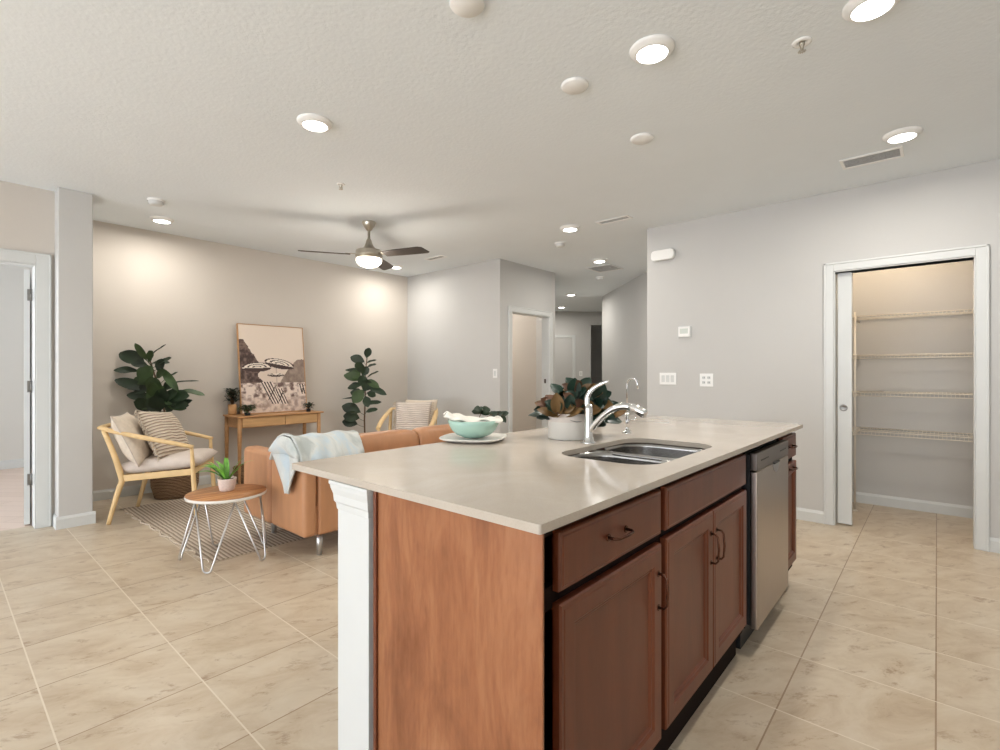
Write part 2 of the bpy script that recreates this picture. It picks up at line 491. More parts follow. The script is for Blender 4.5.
# the room behind the hall doorway
b = MB()
b.box(XR + WT, 6.72, 7.0, 7.12, 0, HZ); b.box(XR, XR + WT, 5.97, 7.12, 0, HZ); b.box(6.6, 6.72, 4.9, 7.0, 0, HZ)
S_(b, 'wall_side_room', M['wall_warm'])
# walls behind the camera, with their windows
b = MB()
b.box(-4.62, -4.5, -2.8, -1.7, 0, HZ); b.box(-4.62, -4.5, 0.6, 1.3, 0, HZ); b.box(-4.62, -4.5, 4.6, 5.38, 0, HZ); b.box(-4.62, -4.5, -2.8, 5.38, 2.35, HZ)
S_(b, 'wall_patio', M['wall'])
b = MB()
b.box(-4.62, 4.85, -2.62, -2.5, 0, HZ)
S_(b, 'wall_kitchen', M['wall'])
def winframe(n, pts):
    b = MB()
    for q in pts: b.box(*q)
    S_(b, n, M['trim'])
winframe('window_1', [(-4.61, -4.51, 1.3, 1.36, 0, 2.35), (-4.61, -4.51, 4.54, 4.6, 0, 2.35), (-4.59, -4.53, 2.92, 2.98, 0, 2.35), (-4.61, -4.51, 1.36, 4.54, 2.29, 2.35), (-4.61, -4.51, 1.36, 4.54, 0, 0.05)])
winframe('window_2', [(-4.61, -4.51, -1.7, -1.64, 0, 2.35), (-4.61, -4.51, 0.54, 0.6, 0, 2.35), (-4.59, -4.53, -0.58, -0.52, 0, 2.35), (-4.61, -4.51, -1.64, 0.54, 2.29, 2.35), (-4.61, -4.51, -1.64, .54, 0, 0.05)])

# baseboards
def bprof(b, p, q, inward, h=0.095, t=0.014):
    """baseboard from p to q on a wall, inward = unit vector into the room"""
    p = Vector((*p, 0)); q = Vector((*q, 0)); n = Vector((*inward, 0))
    pr = [(0, 0), (t, 0), (t, h - 0.02), (t * 0.55, h - 0.006), (t * 0.4, h), (0, h)]
    A = [b.bm.verts.new(p + n * x + Vector((0, 0, z))) for x, z in pr]
    B = [b.bm.verts.new(q + n * x + Vector((0, 0, z))) for x, z in pr]
    k = len(pr)
    b.bm.faces.new(A[::-1]); b.bm.faces.new(B)
    for i in range(k): b.bm.faces.new((A[i], A[(i + 1) % k], B[(i + 1) % k], B[i]))
b = MB(); bprof(b, (XR, 0.675), (XR, 2.178), (-1, 0)); bprof(b, (XR, -2.5), (XR, -0.265), (-1, 0)); S_(b, 'baseboard_right', M['trim'])
b = MB(); bprof(b, (0.887, 5.97), (XR, 5.97), (0, -1)); S_(b, 'baseboard_back', M['trim'])
b = MB(); bprof(b, (XR, 4.13), (XR, 5.956), (-1, 0)); S_(b, 'baseboard_living', M['trim'])
b = MB(); bprof(b, (0.646, 5.10), (0.887, 5.10), (0, -1)); bprof(b, (0.873, 5.10), (0.873, 5.956), (1, 0)); bprof(b, (0.66, 5.10), (0.66, 5.26), (-1, 0)); S_(b, 'baseboard_pillar', M['trim'])
b = MB(); bprof(b, (5.71, -1.08), (5.71, 0.95), (-1, 0)); bprof(b, (XR + WT, 0.95), (5.696, 0.95), (0, -1)); S_(b, 'baseboard_pantry', M['trim'])
b = MB(); bprof(b, (-2.5, 8.8), (1.3, 8.8), (0, -1), h=0.11); S_(b, 'baseboard_bedroom', M['trim'])
b = MB(); bprof(b, (-4.5, 5.26), (DX0 - 0.09, 5.26), (0, -1)); S_(b, 'baseboard_left', M['trim'])

# casings
def casing(name, fr, a0, a1, zt, w=0.062, t=0.018, depth=0.12, jamb=0.009):
    """door casing around an opening a0..a1 wide, zt high; fr maps (along, out, z) to world, out > 0 is into the room"""
    b = MB()
    for x0, x1 in ((a0 - w, a0), (a1, a1 + w)):
        b.box(x0, x1, 0, t, 0, zt + w, fr=fr)
    b.box(a0, a1, 0, t, zt, zt + w, fr=fr)
    # raised outer bead
    for x0, x1 in ((a0 - w, a0 - w + 0.014), (a1 + w - 0.014, a1 + w)):
        b.box(x0, x1, t, t + 0.006, 0, zt + w, fr=fr)
    b.box(a0 - w, a1 + w, t, t + 0.006, zt + w - 0.014, zt + w, fr=fr)
    # jamb lining
    b.box(a0, a0 + jamb, -depth, t * 0.6, 0, zt - jamb, fr=fr); b.box(a1 - jamb, a1, -depth, t * 0.6, 0, zt - jamb, fr=fr)
    b.box(a0, a1, -depth, t * 0.6, zt - jamb, zt, fr=fr)
    return S_(b, name, M['trim'], bevel=0.003)
frR = lambda p: Vector((XR - p.y, p.x, p.z))
casing('trim_1', frR, PY0, PY1, PZ + 0.009, w=0.066)
frL = lambda p: Vector((p.x, 5.26 - p.y, p.z))
casing('trim_2', frL, DX0, DX1, DZ, w=0.088)
frH = lambda p: Vector((p.x, 4.13 - p.y, p.z))
casing('trim_3', frH, HX0, HX1, HDZ, w=0.07)
frF = lambda p: uv(Vector((UF - p.y, p.x, p.z)))
casing('trim_4', frF, 0.40, 1.21, 2.03, w=0.062, depth=0.06)

# pantry door: sliding slab, half drawn out of its pocket
d1 = struct(MB().box(4.765, 4.80, 0.502, 0.596, 0.012, 1.998).build('door_1', M['trim'], bevel=0.003))
b = MB()
b.lathe([(0.026, 0), (0.027, 0.003), (0.020, 0.004), (0.017, 0.001), (0, 0.001)], n=24)
for v in b.bm.verts: v.co = Vector((4.7646 - v.co.z, 0.556 + v.co.x, 0.93 + v.co.y))
b.build('recessed_pull', M['hinge'], d1)
# bedroom door, swung open into the room
b = MB()
a = math.radians(83.5)
hx, hy = DX1 - 0.022, 5.375
fd = lambda p: Vector((hx + p.x * math.cos(a) - p.y * math.sin(a), hy + p.x * math.sin(a) + p.y * math.cos(a), p.z))
b.box(0.02, 0.78, 0.0, 0.035, 0.012, 2.02, fr=fd)
d2 = struct(b.build('door_2', M['trim'], bevel=0.002))
for z in (1.81, 1.10, 0.38):
    b = MB()
    b.box(DX1 - 0.0215, DX1 - 0.0185, 5.265, 5.30, z - 0.045, z + 0.045)
    b.box(DX1 - 0.046, DX1 - 0.0215, 5.296, 5.2985, z - 0.045, z + 0.045)
    b.tube([(DX1 - 0.024, 5.296, z - 0.047), (DX1 - 0.024, 5.296, z + 0.047)], 0.006, 10)
    b.build('hinge', M['hinge'], d2)
# hall end door: six panels
b = MB()
b.box(0.418, 1.192, -0.05, -0.015, 0.01, 2.01, fr=frF)
d3 = struct(b.build('door_3', M['trim']))
b = MB()
for x0, x1 in ((0.50, 0.76), (0.85, 1.11)):
    for z0, z1 in ((0.22, 0.85), (1.0, 1.55), (1.68, 1.9)):
        for (p0, p1, q0, q1) in ((x0, x1, z0, z0 + 0.02), (x0, x1, z1 - 0.02, z1), (x0, x0 + 0.02, z0, z1), (x1 - 0.02, x1, z0, z1)):
            b.box(p0, p1, -0.015, -0.006, q0, q1, fr=frF)
        b.box(x0 + 0.05, x1 - 0.05, -0.015, -0.008, z0 + 0.05, z1 - 0.05, fr=frF)
b.build('raised_panel', M['trim'], d3, bevel=0.003)
b = MB(); b.lathe([(0.0, 0.0), (0.02, 0.0), (0.012, 0.02), (0.026, 0.045), (0.02, 0.065), (0, 0.068)], n=16)
for v in b.bm.verts: v.co = frF(Vector((0.47 + v.co.x, -0.015 + v.co.z, 0.95 + v.co.y)))
b.build('knob', M['nickel'], d3)
# strike plate on the hall doorway jamb
b = MB().box(HX1 - 0.020, HX1 - 0.0175, 4.17, 4.195, 1.06, 1.12).box(HX1 - 0.0215, HX1 - 0.0195, 4.176, 4.189, 1.075, 1.105)
tag(b.build('strike_plate', M['bronze']), 'dark metal strike plate on the white jamb of the hall doorway', 'strike plate')

# ---------------------------------------------------------------- wall plates and devices
def plate(name, label, cat, fr, a, z, w, h, kind, n=1, group=None):
    o0 = fr(Vector((a, 0, z)))
    t = thing(name, o0, label, cat, group)
    MB().box(a - w / 2, a + w / 2, 0, 0.006, z - h / 2, z + h / 2, fr=fr).build('cover_plate', M['white_plastic'], t, bevel=0.002, off=o0)
    for k in range(n):
        c = a + (k - (n - 1) / 2) * 0.046
        if kind == 'switch':
            MB().box(c - 0.016, c + 0.016, 0.006, 0.010, z - 0.033, z + 0.033, fr=fr).build('rocker', M['trim'], t, bevel=0.0015, off=o0)
        else:
            for dz in (-0.022, 0.022):
                b = MB().box(c - 0.014, c + 0.014, 0.006, 0.009, z + dz - 0.014, z + dz + 0.014, fr=fr)
                s_ = b.build('socket', M['trim'], t, bevel=0.002, off=o0)
                b = MB().box(c - 0.008, c - 0.005, 0.009, 0.0094, z + dz - 0.006, z + dz + 0.006, fr=fr).box(c + 0.005, c + 0.008, 0.009, 0.0094, z + dz - 0.006, z + dz + 0.006, fr=fr)
                b.build('slot', M['black'], s_, off=o0)
    return t
plate('light_switch', 'wide white triple light switch on the grey wall, left of the socket plate', 'light switch', frR, 1.965, 1.15, 0.165, 0.115, 'switch', 3)
plate('wall_socket', 'square white socket plate on the grey wall, right of the triple switch', 'socket', frR, 1.60, 1.14, 0.12, 0.12, 'socket', 2)
frE = lambda p: Vector((XR - p.y, p.x, p.z))
plate('light_switch', 'single pale switch on the living room wall near the hall corner', 'light switch', frE, 4.21, 1.20, 0.07, 0.115, 'switch', 1)
plate('light_switch', 'tiny pale switch on the far hall wall right of the panelled door', 'light switch', frF, 1.40, 1.19, 0.075, 0.115, 'switch', 1)
# door chime
o0 = (XR, 2.005, 2.35)
t = thing('door_chime', o0, 'white rounded rectangular chime box high on the grey wall near the corner', 'door chime')
b = MB()
pts = []
W_, H_, R_ = 0.115, 0.04, 0.038
for cx_, cz_, a0 in ((W_ - R_, H_ - R_ + 0.01, 0), (-W_ + R_, H_ - R_ + 0.01, 90), (-W_ + R_, -H_ + R_ - 0.01, 180), (W_ - R_, -H_ + R_ - 0.01, 270)):
    for k in range(7):
        an = math.radians(a0 + 15 * k); pts.append((cx_ + R_ * math.cos(an), cz_ + R_ * math.sin(an)))
b.prism(pts, 0.004, 0.05, fr=lambda p: Vector((-p.z, p.x, p.y)))
b.build('cover', M['white_plastic'], t, bevel=0.008, seg=3)
MB().box(-0.004, 0, -0.1, 0.1, -0.035, 0.035).build('back_plate', M['trim'], t)
# thermostat
o0 = (XR, 1.80, 1.595)
t = thing('thermostat', o0, 'small white square thermostat on the grey wall above the switches', 'thermostat')
MB().box(-0.006, 0, -0.062, 0.062, -0.055, 0.055).build('back_plate', M['trim'], t, bevel=0.002)
MB().box(-0.026, -0.006, -0.056, 0.056, -0.048, 0.048).build('housing', M['white_plastic'], t, bevel=0.004)
MB().box(-0.0268, -0.0255, -0.038, 0.038, -0.018, 0.03).build('display', mat('pale_display', rgb(205, 212, 206), 0.2), t)

# ---------------------------------------------------------------- ceiling fittings
LAMPS = [((2.112, 0.951), 'round lit recessed light in the kitchen ceiling, nearest the two blank round plates'),
         ((1.457, 2.679), 'round lit recessed light in the ceiling left of centre, well before the fan'),
         ((3.851, 0.158), 'round lit recessed light beside the ceiling vent near the pantry'),
         ((1.436, 5.441), 'round lit recessed light above the fiddle leaf plant by the pillar'),
         ((4.17, 2.727), 'round lit recessed light just left of the small vent at the hall mouth'),
         ((5.616, 3.229), 'round lit recessed light at the hall mouth before the square return grille'),
         ((7.693, 5.009), 'nearer of the two small lit lights down the hall'),
         ((9.004, 6.105), 'farthest small lit light at the end of the hall'),
         ((4.134, 5.467), 'round lit recessed light in the corner beyond the ceiling fan'),
         ((2.411, 0.190), 'round lit recessed light cut by the top right edge of the photo')]
LABEL_FIX = None
def ceiling_light():
    t = thing('ceiling_light', (0, 0, HZ), '', 'ceiling light', 'lit round recessed ceiling lights')
    MB().lathe([(0.097, 0.0), (0.097, -0.006), (0.090, -0.012), (0.076, -0.024), (0.067, -0.026), (0.066, -0.020)], n=40).build('trim_ring', M['white_plastic'], t)
    MB().lathe([(0.0675, -0.0235), (0.04, -0.0275), (0, -0.029)], n=40).build('lens', M['lamp'], t)
    return t
proto = ceiling_light()
for i, ((x, y), lb) in enumerate(LAMPS):
    o = proto if i == 0 else copy_tree(proto)
    o.location = (x, y, HZ); o['label'] = lb
    ld = bpy.data.lights.new('downlight', 'AREA'); ld.shape = 'DISK'; ld.size = 0.12; ld.energy = 7 if y > 2.5 and i not in (6, 7) else 9
    ld.color = (1.0, 0.95, 0.88); ld.spread = math.radians(178)
    lo = bpy.data.objects.new('downlight', ld); COL.objects.link(lo); lo.location = (x, y, HZ - 0.035)

for (x, y, lb) in ((2.123, 1.359, 'blank white round ceiling plate, middle one of the row of three'),
                   (2.872, 1.357, 'blank white round ceiling plate, farthest of the row of three'),
                   (1.377, 1.373, 'blank white round ceiling plate cut by the top edge of the photo')):
    tag(MB().lathe([(0.068, 0), (0.068, -0.008), (0.062, -0.014), (0, -0.016)], c=(x, y, HZ), n=36).build('ceiling_plate', M['white_plastic']), lb, 'ceiling plate', 'blank round ceiling plates')

def smoke(x, y, r, lb, name='smoke_detector', cat='smoke detector'):
    t = thing(name, (x, y, HZ), lb, cat)
    MB().lathe([(r, 0), (r, -0.012), (r * 0.95, -0.015)], n=32).build('base', M['white_plastic'], t)
    MB().lathe([(r * 0.86, -0.012), (r * 0.86, -0.03), (r * 0.7, -0.042), (r * 0.3, -0.045), (0, -0.045)], n=32).build('cover', M['trim'], t)
smoke(1.246, 4.881, 0.062, 'white round smoke detector on the ceiling before the pillar light')
smoke(4.595, 3.136, 0.06, 'flat white detector on the ceiling beyond the hall mouth light')
smoke(6.616, 3.796, 0.062, 'small white detector on the ceiling behind the return grille in the hall')
def sprinkler(x, y, r, lb):
    t = thing('fire_sprinkler', (x, y, HZ), lb, 'sprinkler')
    MB().lathe([(r, 0), (r, -0.004), (r * 0.8, -0.008), (r * 0.45, -0.006), (r * 0.4, 0)], n=28).build('escutcheon', M['white_plastic'], t)
    b = MB(); b.lathe([(0.011, 0), (0.011, -0.014), (0.007, -0.02), (0.007, -0.03), (0, -0.03)], n=14)
    for s_ in (-1, 1): b.tube([(0.008 * s_, 0, -0.014), (0.014 * s_, 0, -0.026), (0.003 * s_, 0, -0.04)], 0.002, 6)
    b.build('sprinkler_head', M['nickel'], t)
    b = MB()
    for k in range(10):
        a = k * PI / 5
        b.obox((0.004 * math.cos(a), 0.004 * math.sin(a), -0.041), (0.016 * math.cos(a), 0.016 * math.sin(a), -0.041), 0.005, 0.0015)
    b.build('deflector', M['nickel'], t)
sprinkler(2.495, 0.441, 0.038, 'small round fire sprinkler in the ceiling above the island end')
sprinkler(2.065, 3.41, 0.03, 'tiny fire sprinkler in the ceiling before the fan')

def vent(x, y, sx, sy, lb, n, along_y=True, grp=None):
    t = thing('ceiling_vent', (x, y, HZ), lb, 'vent', grp)
    b = MB(); w = 0.018
    b.box(-sx / 2, sx / 2, -sy / 2, -sy / 2 + w, -0.008, 0); b.box(-sx / 2, sx / 2, sy / 2 - w, sy / 2, -0.008, 0)
    b.box(-sx / 2, -sx / 2 + w, -sy / 2 + w, sy / 2 - w, -0.008, 0); b.box(sx / 2 - w, sx / 2, -sy / 2 + w, sy / 2 - w, -0.008, 0)
    b.build('frame', M['white_plastic'], t, bevel=0.002)
    MB().box(-sx / 2 + w, sx / 2 - w, -sy / 2 + w, sy / 2 - w, -0.0012, -0.0004).build('duct_shade', mat('vent_shadow', rgb(128, 126, 122), 0.9), t)  # grey sheet, coloured as the shade behind the louvres
    b = MB()
    for k in range(n):
        if along_y:
            c = -sx / 2 + w + (sx - 2 * w) * (k + 0.5) / n
            b.obox((c, -sy / 2 + w, -0.005), (c, sy / 2 - w, -0.005), 0.010, 0.0015, up=(-0.3, 0, 1))
        else:
            c = -sy / 2 + w + (sy - 2 * w) * (k + 0.5) / n
            b.obox((-sx / 2 + w, c, -0.006), (sx / 2 - w, c, -0.006), 0.0095, 0.0015, up=(0, 0.5, 1))
    b.build('louvres', M['white_plastic'], t)
vent(4.145, 0.33, 0.19, 0.335, 'long white louvred vent in the kitchen ceiling towards the pantry', 8)
vent(4.23, 2.28, 0.11, 0.33, 'slim white ceiling vent above the end of the grey wall', 5)
vent(4.16, 4.70, 0.11, 0.32, 'slim ceiling vent in the living room beyond the fan', 5)
vent(6.10, 3.43, 0.38, 0.38, 'square white return grille in the ceiling at the hall mouth', 16)

# pantry ceiling light
t = thing('pantry_light', (5.2, 0.3, HZ), 'warm lit flush ceiling light inside the pantry', 'ceiling light')
MB().lathe([(0.12, 0), (0.12, -0.02), (0.11, -0.024)], n=32).build('base', M['white_plastic'], t)
MB().lathe([(0.112, -0.02), (0.105, -0.06), (0.07, -0.085), (0, -0.095)], n=32).build('glass_shade', M['pantry_glass'], t)
def room_fill_light(x, y, e, nm, lb):  # unseen ceiling light, added to brighten the room behind the hall doorway
    t = thing('flush_fill_light', (x, y, HZ), lb, 'ceiling light')
    MB().lathe([(0.14, 0), (0.14, -0.02), (0.13, -0.024)], n=32).build('base', M['white_plastic'], t)
    MB().lathe([(0.13, -0.02), (0.12, -0.06), (0.08, -0.085), (0, -0.095)], n=32).build('glass_shade', emis(nm, (1, 0.93, 0.85, 1), e), t)
room_fill_light(5.6, 5.9, 6, 'side_room_fill_glass', 'added unseen flush light brightening the room behind the hall doorway')
def bulb(x, y, e, col, z=HZ - 0.13):
    ld = bpy.data.lights.new('bulb', 'POINT'); ld.energy = e; ld.color = col; ld.shadow_soft_size = 0.06
    lo = bpy.data.objects.new('bulb', ld); COL.objects.link(lo); lo.location = (x, y, z)
bulb(5.6, 5.9, 28, (1, 0.92, 0.84))  # fill bulb added to lift the dim side room
bulb(5.2, 0.3, 11, (1, 0.78, 0.55))

# ---------------------------------------------------------------- ceiling fan
FX, FY = 2.76, 4.067
t = thing('ceiling_fan', (FX, FY, HZ), 'brushed nickel ceiling fan with three dark blades and a lit glass bowl', 'ceiling fan')
MB().lathe([(0.062, 0), (0.064, -0.012), (0.052, -0.04), (0.028, -0.075), (0.018, -0.085), (0, -0.085)], n=36).build('canopy', M['nickel'], t)
MB().lathe([(0.013, -0.08), (0.013, -0.22), (0.02, -0.21)], n=18).build('downrod', M['nickel'], t)
MB().lathe([(0.014, -0.16), (0.024, -0.175), (0.03, -0.20), (0.045, -0.235), (0.075, -0.262), (0.118, -0.272), (0.122, -0.285), (0.122, -0.315), (0.127, -0.318), (0.127, -0.328), (0.122, -0.331), (0.122, -0.345), (0.112, -0.356), (0, -0.356)], n=44).build('motor_housing', M['nickel'], t)
MB().lathe([(0.118, -0.352), (0.12, -0.368), (0.112, -0.392), (0.085, -0.415), (0.045, -0.428), (0, -0.431)], n=40).build('light_bowl', M['fan_glass'], t)
for camang in (197, 339, 85):
    a = math.radians(camang) + TH - PI / 2     # angle measured in the camera's own ground plan
    u = Vector((math.cos(a), math.sin(a), 0)); v = Vector((-u.y, u.x, 0))
    pitch = math.radians(-11)
    vv = v * math.cos(pitch) + Vector((0, 0, 1)) * math.sin(pitch)
    def bl(p): return u * p.x + vv * p.y + (u.cross(vv)) * p.z + Vector((0, 0, -0.318))
    b = MB()
    prof = [(0.17, -0.05), (0.30, -0.066), (0.56, -0.072), (0.60, -0.055), (0.625, 0.05), (0.60, 0.066), (0.40, 0.062), (0.17, 0.05)]
    b.prism(prof, -0.004, 0.004, fr=bl)
    bo = b.build('blade', M['blade'], t, bevel=0.002)
    b = MB(); b.prism([(0.10, -0.02), (0.17, -0.034), (0.215, -0.034), (0.215, 0.034), (0.17, 0.034), (0.10, 0.02)], 0.004, 0.010, fr=bl)
    b.build('blade_arm', M['nickel'], bo, bevel=0.002)
ld = bpy.data.lights.new('fan_lamp', 'POINT'); ld.energy = 12; ld.color = (1.0, 0.9, 0.78); ld.shadow_soft_size = 0.1
lo = bpy.data.objects.new('fan_lamp', ld); COL.objects.link(lo); lo.location = (FX, FY, HZ - 0.5)

# ---------------------------------------------------------------- the island
CX0, CX1, CY0, CY1, CZ = 0.772, 3.268, 0.572, 1.570, 0.914
CT = 0.020
def rrect(x0, x1, y0, y1, r, n=6):
    p = []
    for cx_, cy_, a0 in ((x1 - r, y1 - r, 0), (x0 + r, y1 - r, 90), (x0 + r, y0 + r, 180), (x1 - r, y0 + r, 270)):
        for k in range(n + 1):
            a = math.radians(a0 + 90 * k / n); p.append((cx_ + r * math.cos(a), cy_ + r * math.sin(a)))
    return p
SX0, SX1, SY0, SY1 = 1.47, 2.11, 0.665, 1.045
def slab_with_hole(outer, inner, z0, z1):
    b = MB(); bm = b.bm
    res = {}
    for z in (z0, z1):
        vo = [bm.verts.new((x, y, z)) for x, y in outer]; vi = [bm.verts.new((x, y, z)) for x, y in inner]
        eo = [bm.edges.new((vo[k], vo[(k + 1) % len(vo)])) for k in range(len(vo))]
        ei = [bm.edges.new((vi[k], vi[(k + 1) % len(vi)])) for k in range(len(vi))]
        bmesh.ops.triangle_fill(bm, use_beauty=True, use_dissolve=False, edges=eo + ei)
        res[z] = (vo, vi)
    for idx in (0, 1):
        A = res[z0][idx]; B = res[z1][idx]; n = len(A)
        for k in range(n): bm.faces.new((A[k], A[(k + 1) % n], B[(k + 1) % n], B[k]))
    return b
hole = rrect(SX0, SX1, SY0, SY1, 0.105, 10)
ct = slab_with_hole(rrect(CX0, CX1, CY0, CY1, 0.006, 3), hole, CZ - CT, CZ).build('countertop', M['quartz'], bevel=0.0025)
tag(ct, 'long glossy cream quartz worktop on the kitchen island with a sink cutout', 'countertop')

# sink: undermount, two bowls
t = thing('kitchen_sink', ((SX0 + SX1) / 2, (SY0 + SY1) / 2, CZ), 'undermount stainless steel double bowl sink set in the island worktop', 'sink')
so = t.location.copy()
def bowl(x0, x1, y0, y1, name, depth=0.19, r=0.105):
    b = MB(); bm = b.bm; prev = None
    rings = [(0, -CT - 0.0005, 1.0), (0.0, -CT - 0.02, 1), (0.006, -depth + 0.03, 1), (0.016, -depth + 0.008, 1), (0.035, -depth, 1)]
    for ins, z, _ in rings:
        pts = rrect(x0 + ins, x1 - ins, y0 + ins, y1 - ins, max(0.02, r - ins * 0.5), 8)
        cur = [bm.verts.new((x - so.x, y - so.y, z)) for x, y in pts]
        if prev:
            n = len(cur)
            for k in range(n):
                f = bm.faces.new((prev[k], prev[(k + 1) % n], cur[(k + 1) % n], cur[k])); f.smooth = True
        prev = cur
    bm.faces.new(prev)
    o = b.build(name, M['sink_steel'], t, solid=0.0015, norm=False)
    MB().lathe([(0.045, -depth + 0.0015), (0.042, -depth + 0.004), (0.03, -depth + 0.002), (0, -depth + 0.001)], c=((x0 + x1) / 2 - so.x, (y0 + y1) / 2 - so.y, 0), n=28).build('drain', M['chrome'], o)
XD = 1.775
bowl(SX0 - 0.004, XD - 0.014, SY0 - 0.004, SY1 + 0.004, 'bowl')
bowl(XD + 0.014, SX1 + 0.004, SY0 - 0.004, SY1 + 0.004, 'bowl')
b = MB(); b.box(XD - 0.016, XD + 0.016, SY0 - 0.004, SY1 + 0.004, CZ - CT - 0.012, CZ - CT - 0.0005)
b.build('divider', M['sink_steel'], t, bevel=0.004, off=so)

# faucet
fx, fy = 1.815, 1.095
t = thing('kitchen_faucet', (fx, fy, CZ), 'chrome single lever faucet with a low arched pull out spout behind the sink', 'faucet')
MB().lathe([(0.030, 0), (0.030, 0.004), (0.022, 0.008), (0.0185, 0.03), (0.0175, 0.10), (0.0175, 0.14), (0.0145, 0.16), (0, 0.163)], n=32).build('body', M['chrome'], t)
def bez(P, n=16):
    P = [Vector(p) for p in P]; out = []
    for i in range(n + 1):
        u = i / n; Q = P[:]
        while len(Q) > 1: Q = [Q[k].lerp(Q[k + 1], u) for k in range(len(Q) - 1)]
        out.append(Q[0])
    return out
pts = bez([(0, 0.0, 0.045), (0, -0.055, 0.10), (0, -0.11, 0.185), (0, -0.19, 0.165), (0, -0.232, 0.143)], 20)
MB().tube(pts, [0.0135 + 0.001 * math.sin(k / 20 * PI) for k in range(21)], 18).build('spout', M['chrome'], t)
pts = [(0, -0.185, 0.158), (0, -0.20, 0.155), (0, -0.222, 0.148), (0, -0.246, 0.134), (0, -0.252, 0.130)]
o = MB().tube(pts, [0.014, 0.017, 0.019, 0.0185, 0.014], 18).build('spray_head', M['chrome'], t)
pts = bez([(0, 0.0, 0.14), (0, 0.025, 0.185), (0, 0.0, 0.23), (0, -0.055, 0.245), (0, -0.093, 0.258)], 16)
MB().tube(pts, [0.0155 - 0.011 * (k / 16) ** 0.7 for k in range(17)], 14, flat=(1.15, 0.8)).build('lever', M['chrome'], t)
# filtered water tap
t = thing('filter_tap', (2.23, 1.131, CZ), 'slim chrome gooseneck water tap standing beyond the faucet', 'tap')
MB().lathe([(0.022, 0), (0.022, 0.006), (0.012, 0.012), (0.010, 0.03), (0.013, 0.04), (0.013, 0.075), (0.009, 0.085), (0.007, 0.10), (0, 0.10)], n=24).build('body', M['chrome'], t)
MB().tube([(0, 0, 0.09), (0, 0, 0.225)] + [(0, -0.027 + 0.027 * math.cos(k * PI / 10), 0.235 + 0.03 * math.sin(k * PI / 10)) for k in range(0, 11)] + [(0, -0.054, 0.215)], 0.0038, 10).build('gooseneck', M['chrome'], t)
MB().tube([(0, -0.005, 0.06), (0, -0.03, 0.064), (0, -0.05, 0.074)], [0.006, 0.005, 0.006], 8).build('lever', M['chrome'], t)

# cabinets: boxes with dark face frames, overlay doors
YF, YD = 0.622, 0.600       # face frame, door front
TK = 0.105
def pull(parent, off, p, q, out=0.026, r=0.0034):
    """bow handle between p and q (on the door face)"""
    p = Vector(p); q = Vector(q); n = Vector((0, -1, 0)); d = (q - p)
    b = MB()
    b.tube([p, p + n * out * 0.7, p + n * out + d * 0.10, p + n * (out + 0.003) + d * 0.5, q + n * out - d * 0.10, q + n * out * 0.7, q], [r * 1.3, r, r, r * 1.15, r, r, r * 1.3], 10)
    for c in (p, q): b.lathe([(0.0085, 0), (0.0085, 0.003), (0.006, 0.005), (0, 0.005)], n=14, fn=None, c=(0, 0, 0)) if False else None
    for c in (p, q): b.tube([c, c + n * 0.003], 0.009, 14)
    return b.build('handle', M['bronze'], parent, off=off)
def panel_door(parent, off, x0, x1, z0, z1, name='door'):
    b = MB(); bm = b.bm
    st = 0.058
    def ring(ins, y):
        return [bm.verts.new((x, y, z)) for x, z in ((x0 + ins, z0 + ins), (x1 - ins, z0 + ins), (x1 - ins, z1 - ins), (x0 + ins, z1 - ins))]
    rs = [ring(0, YF - 0.001), ring(0, YD + 0.004), ring(0.004, YD), ring(0.012, YD), ring(0.015, YD - 0.0015), ring(st - 0.006, YD - 0.0015), ring(st, YD + 0.004), ring(st + 0.005, YD + 0.0045), ring(st + 0.012, YD + 0.010), ring(st + 0.016, YD + 0.010)]
    for A, B in zip(rs, rs[1:]):
        for k in range(4): bm.faces.new((A[k], A[(k + 1) % 4], B[(k + 1) % 4], B[k]))
    bm.faces.new(rs[-1]); bm.faces.new(rs[0][::-1])
    return b.build(name, M['door'], parent, off=off)
def slab_front(parent, off, x0, x1, z0, z1, name):
    b = MB(); bm = b.bm
    def ring(ins, y):
        return [bm.verts.new((x, y, z)) for x, z in ((x0 + ins, z0 + ins), (x1 - ins, z0 + ins), (x1 - ins, z1 - ins), (x0 + ins, z1 - ins))]
    rs = [ring(0, YF - 0.001), ring(0, YD + 0.006), ring(0.003, YD + 0.002), ring(0.009, YD + 0.002), ring(0.012, YD)]
    for A, B in zip(rs, rs[1:]):
        for k in range(4): bm.faces.new((A[k], A[(k + 1) % 4], B[(k + 1) % 4], B[k]))
    bm.faces.new(rs[-1]); bm.faces.new(rs[0][::-1])
    return b.build(name, M['door'], parent, off=off)
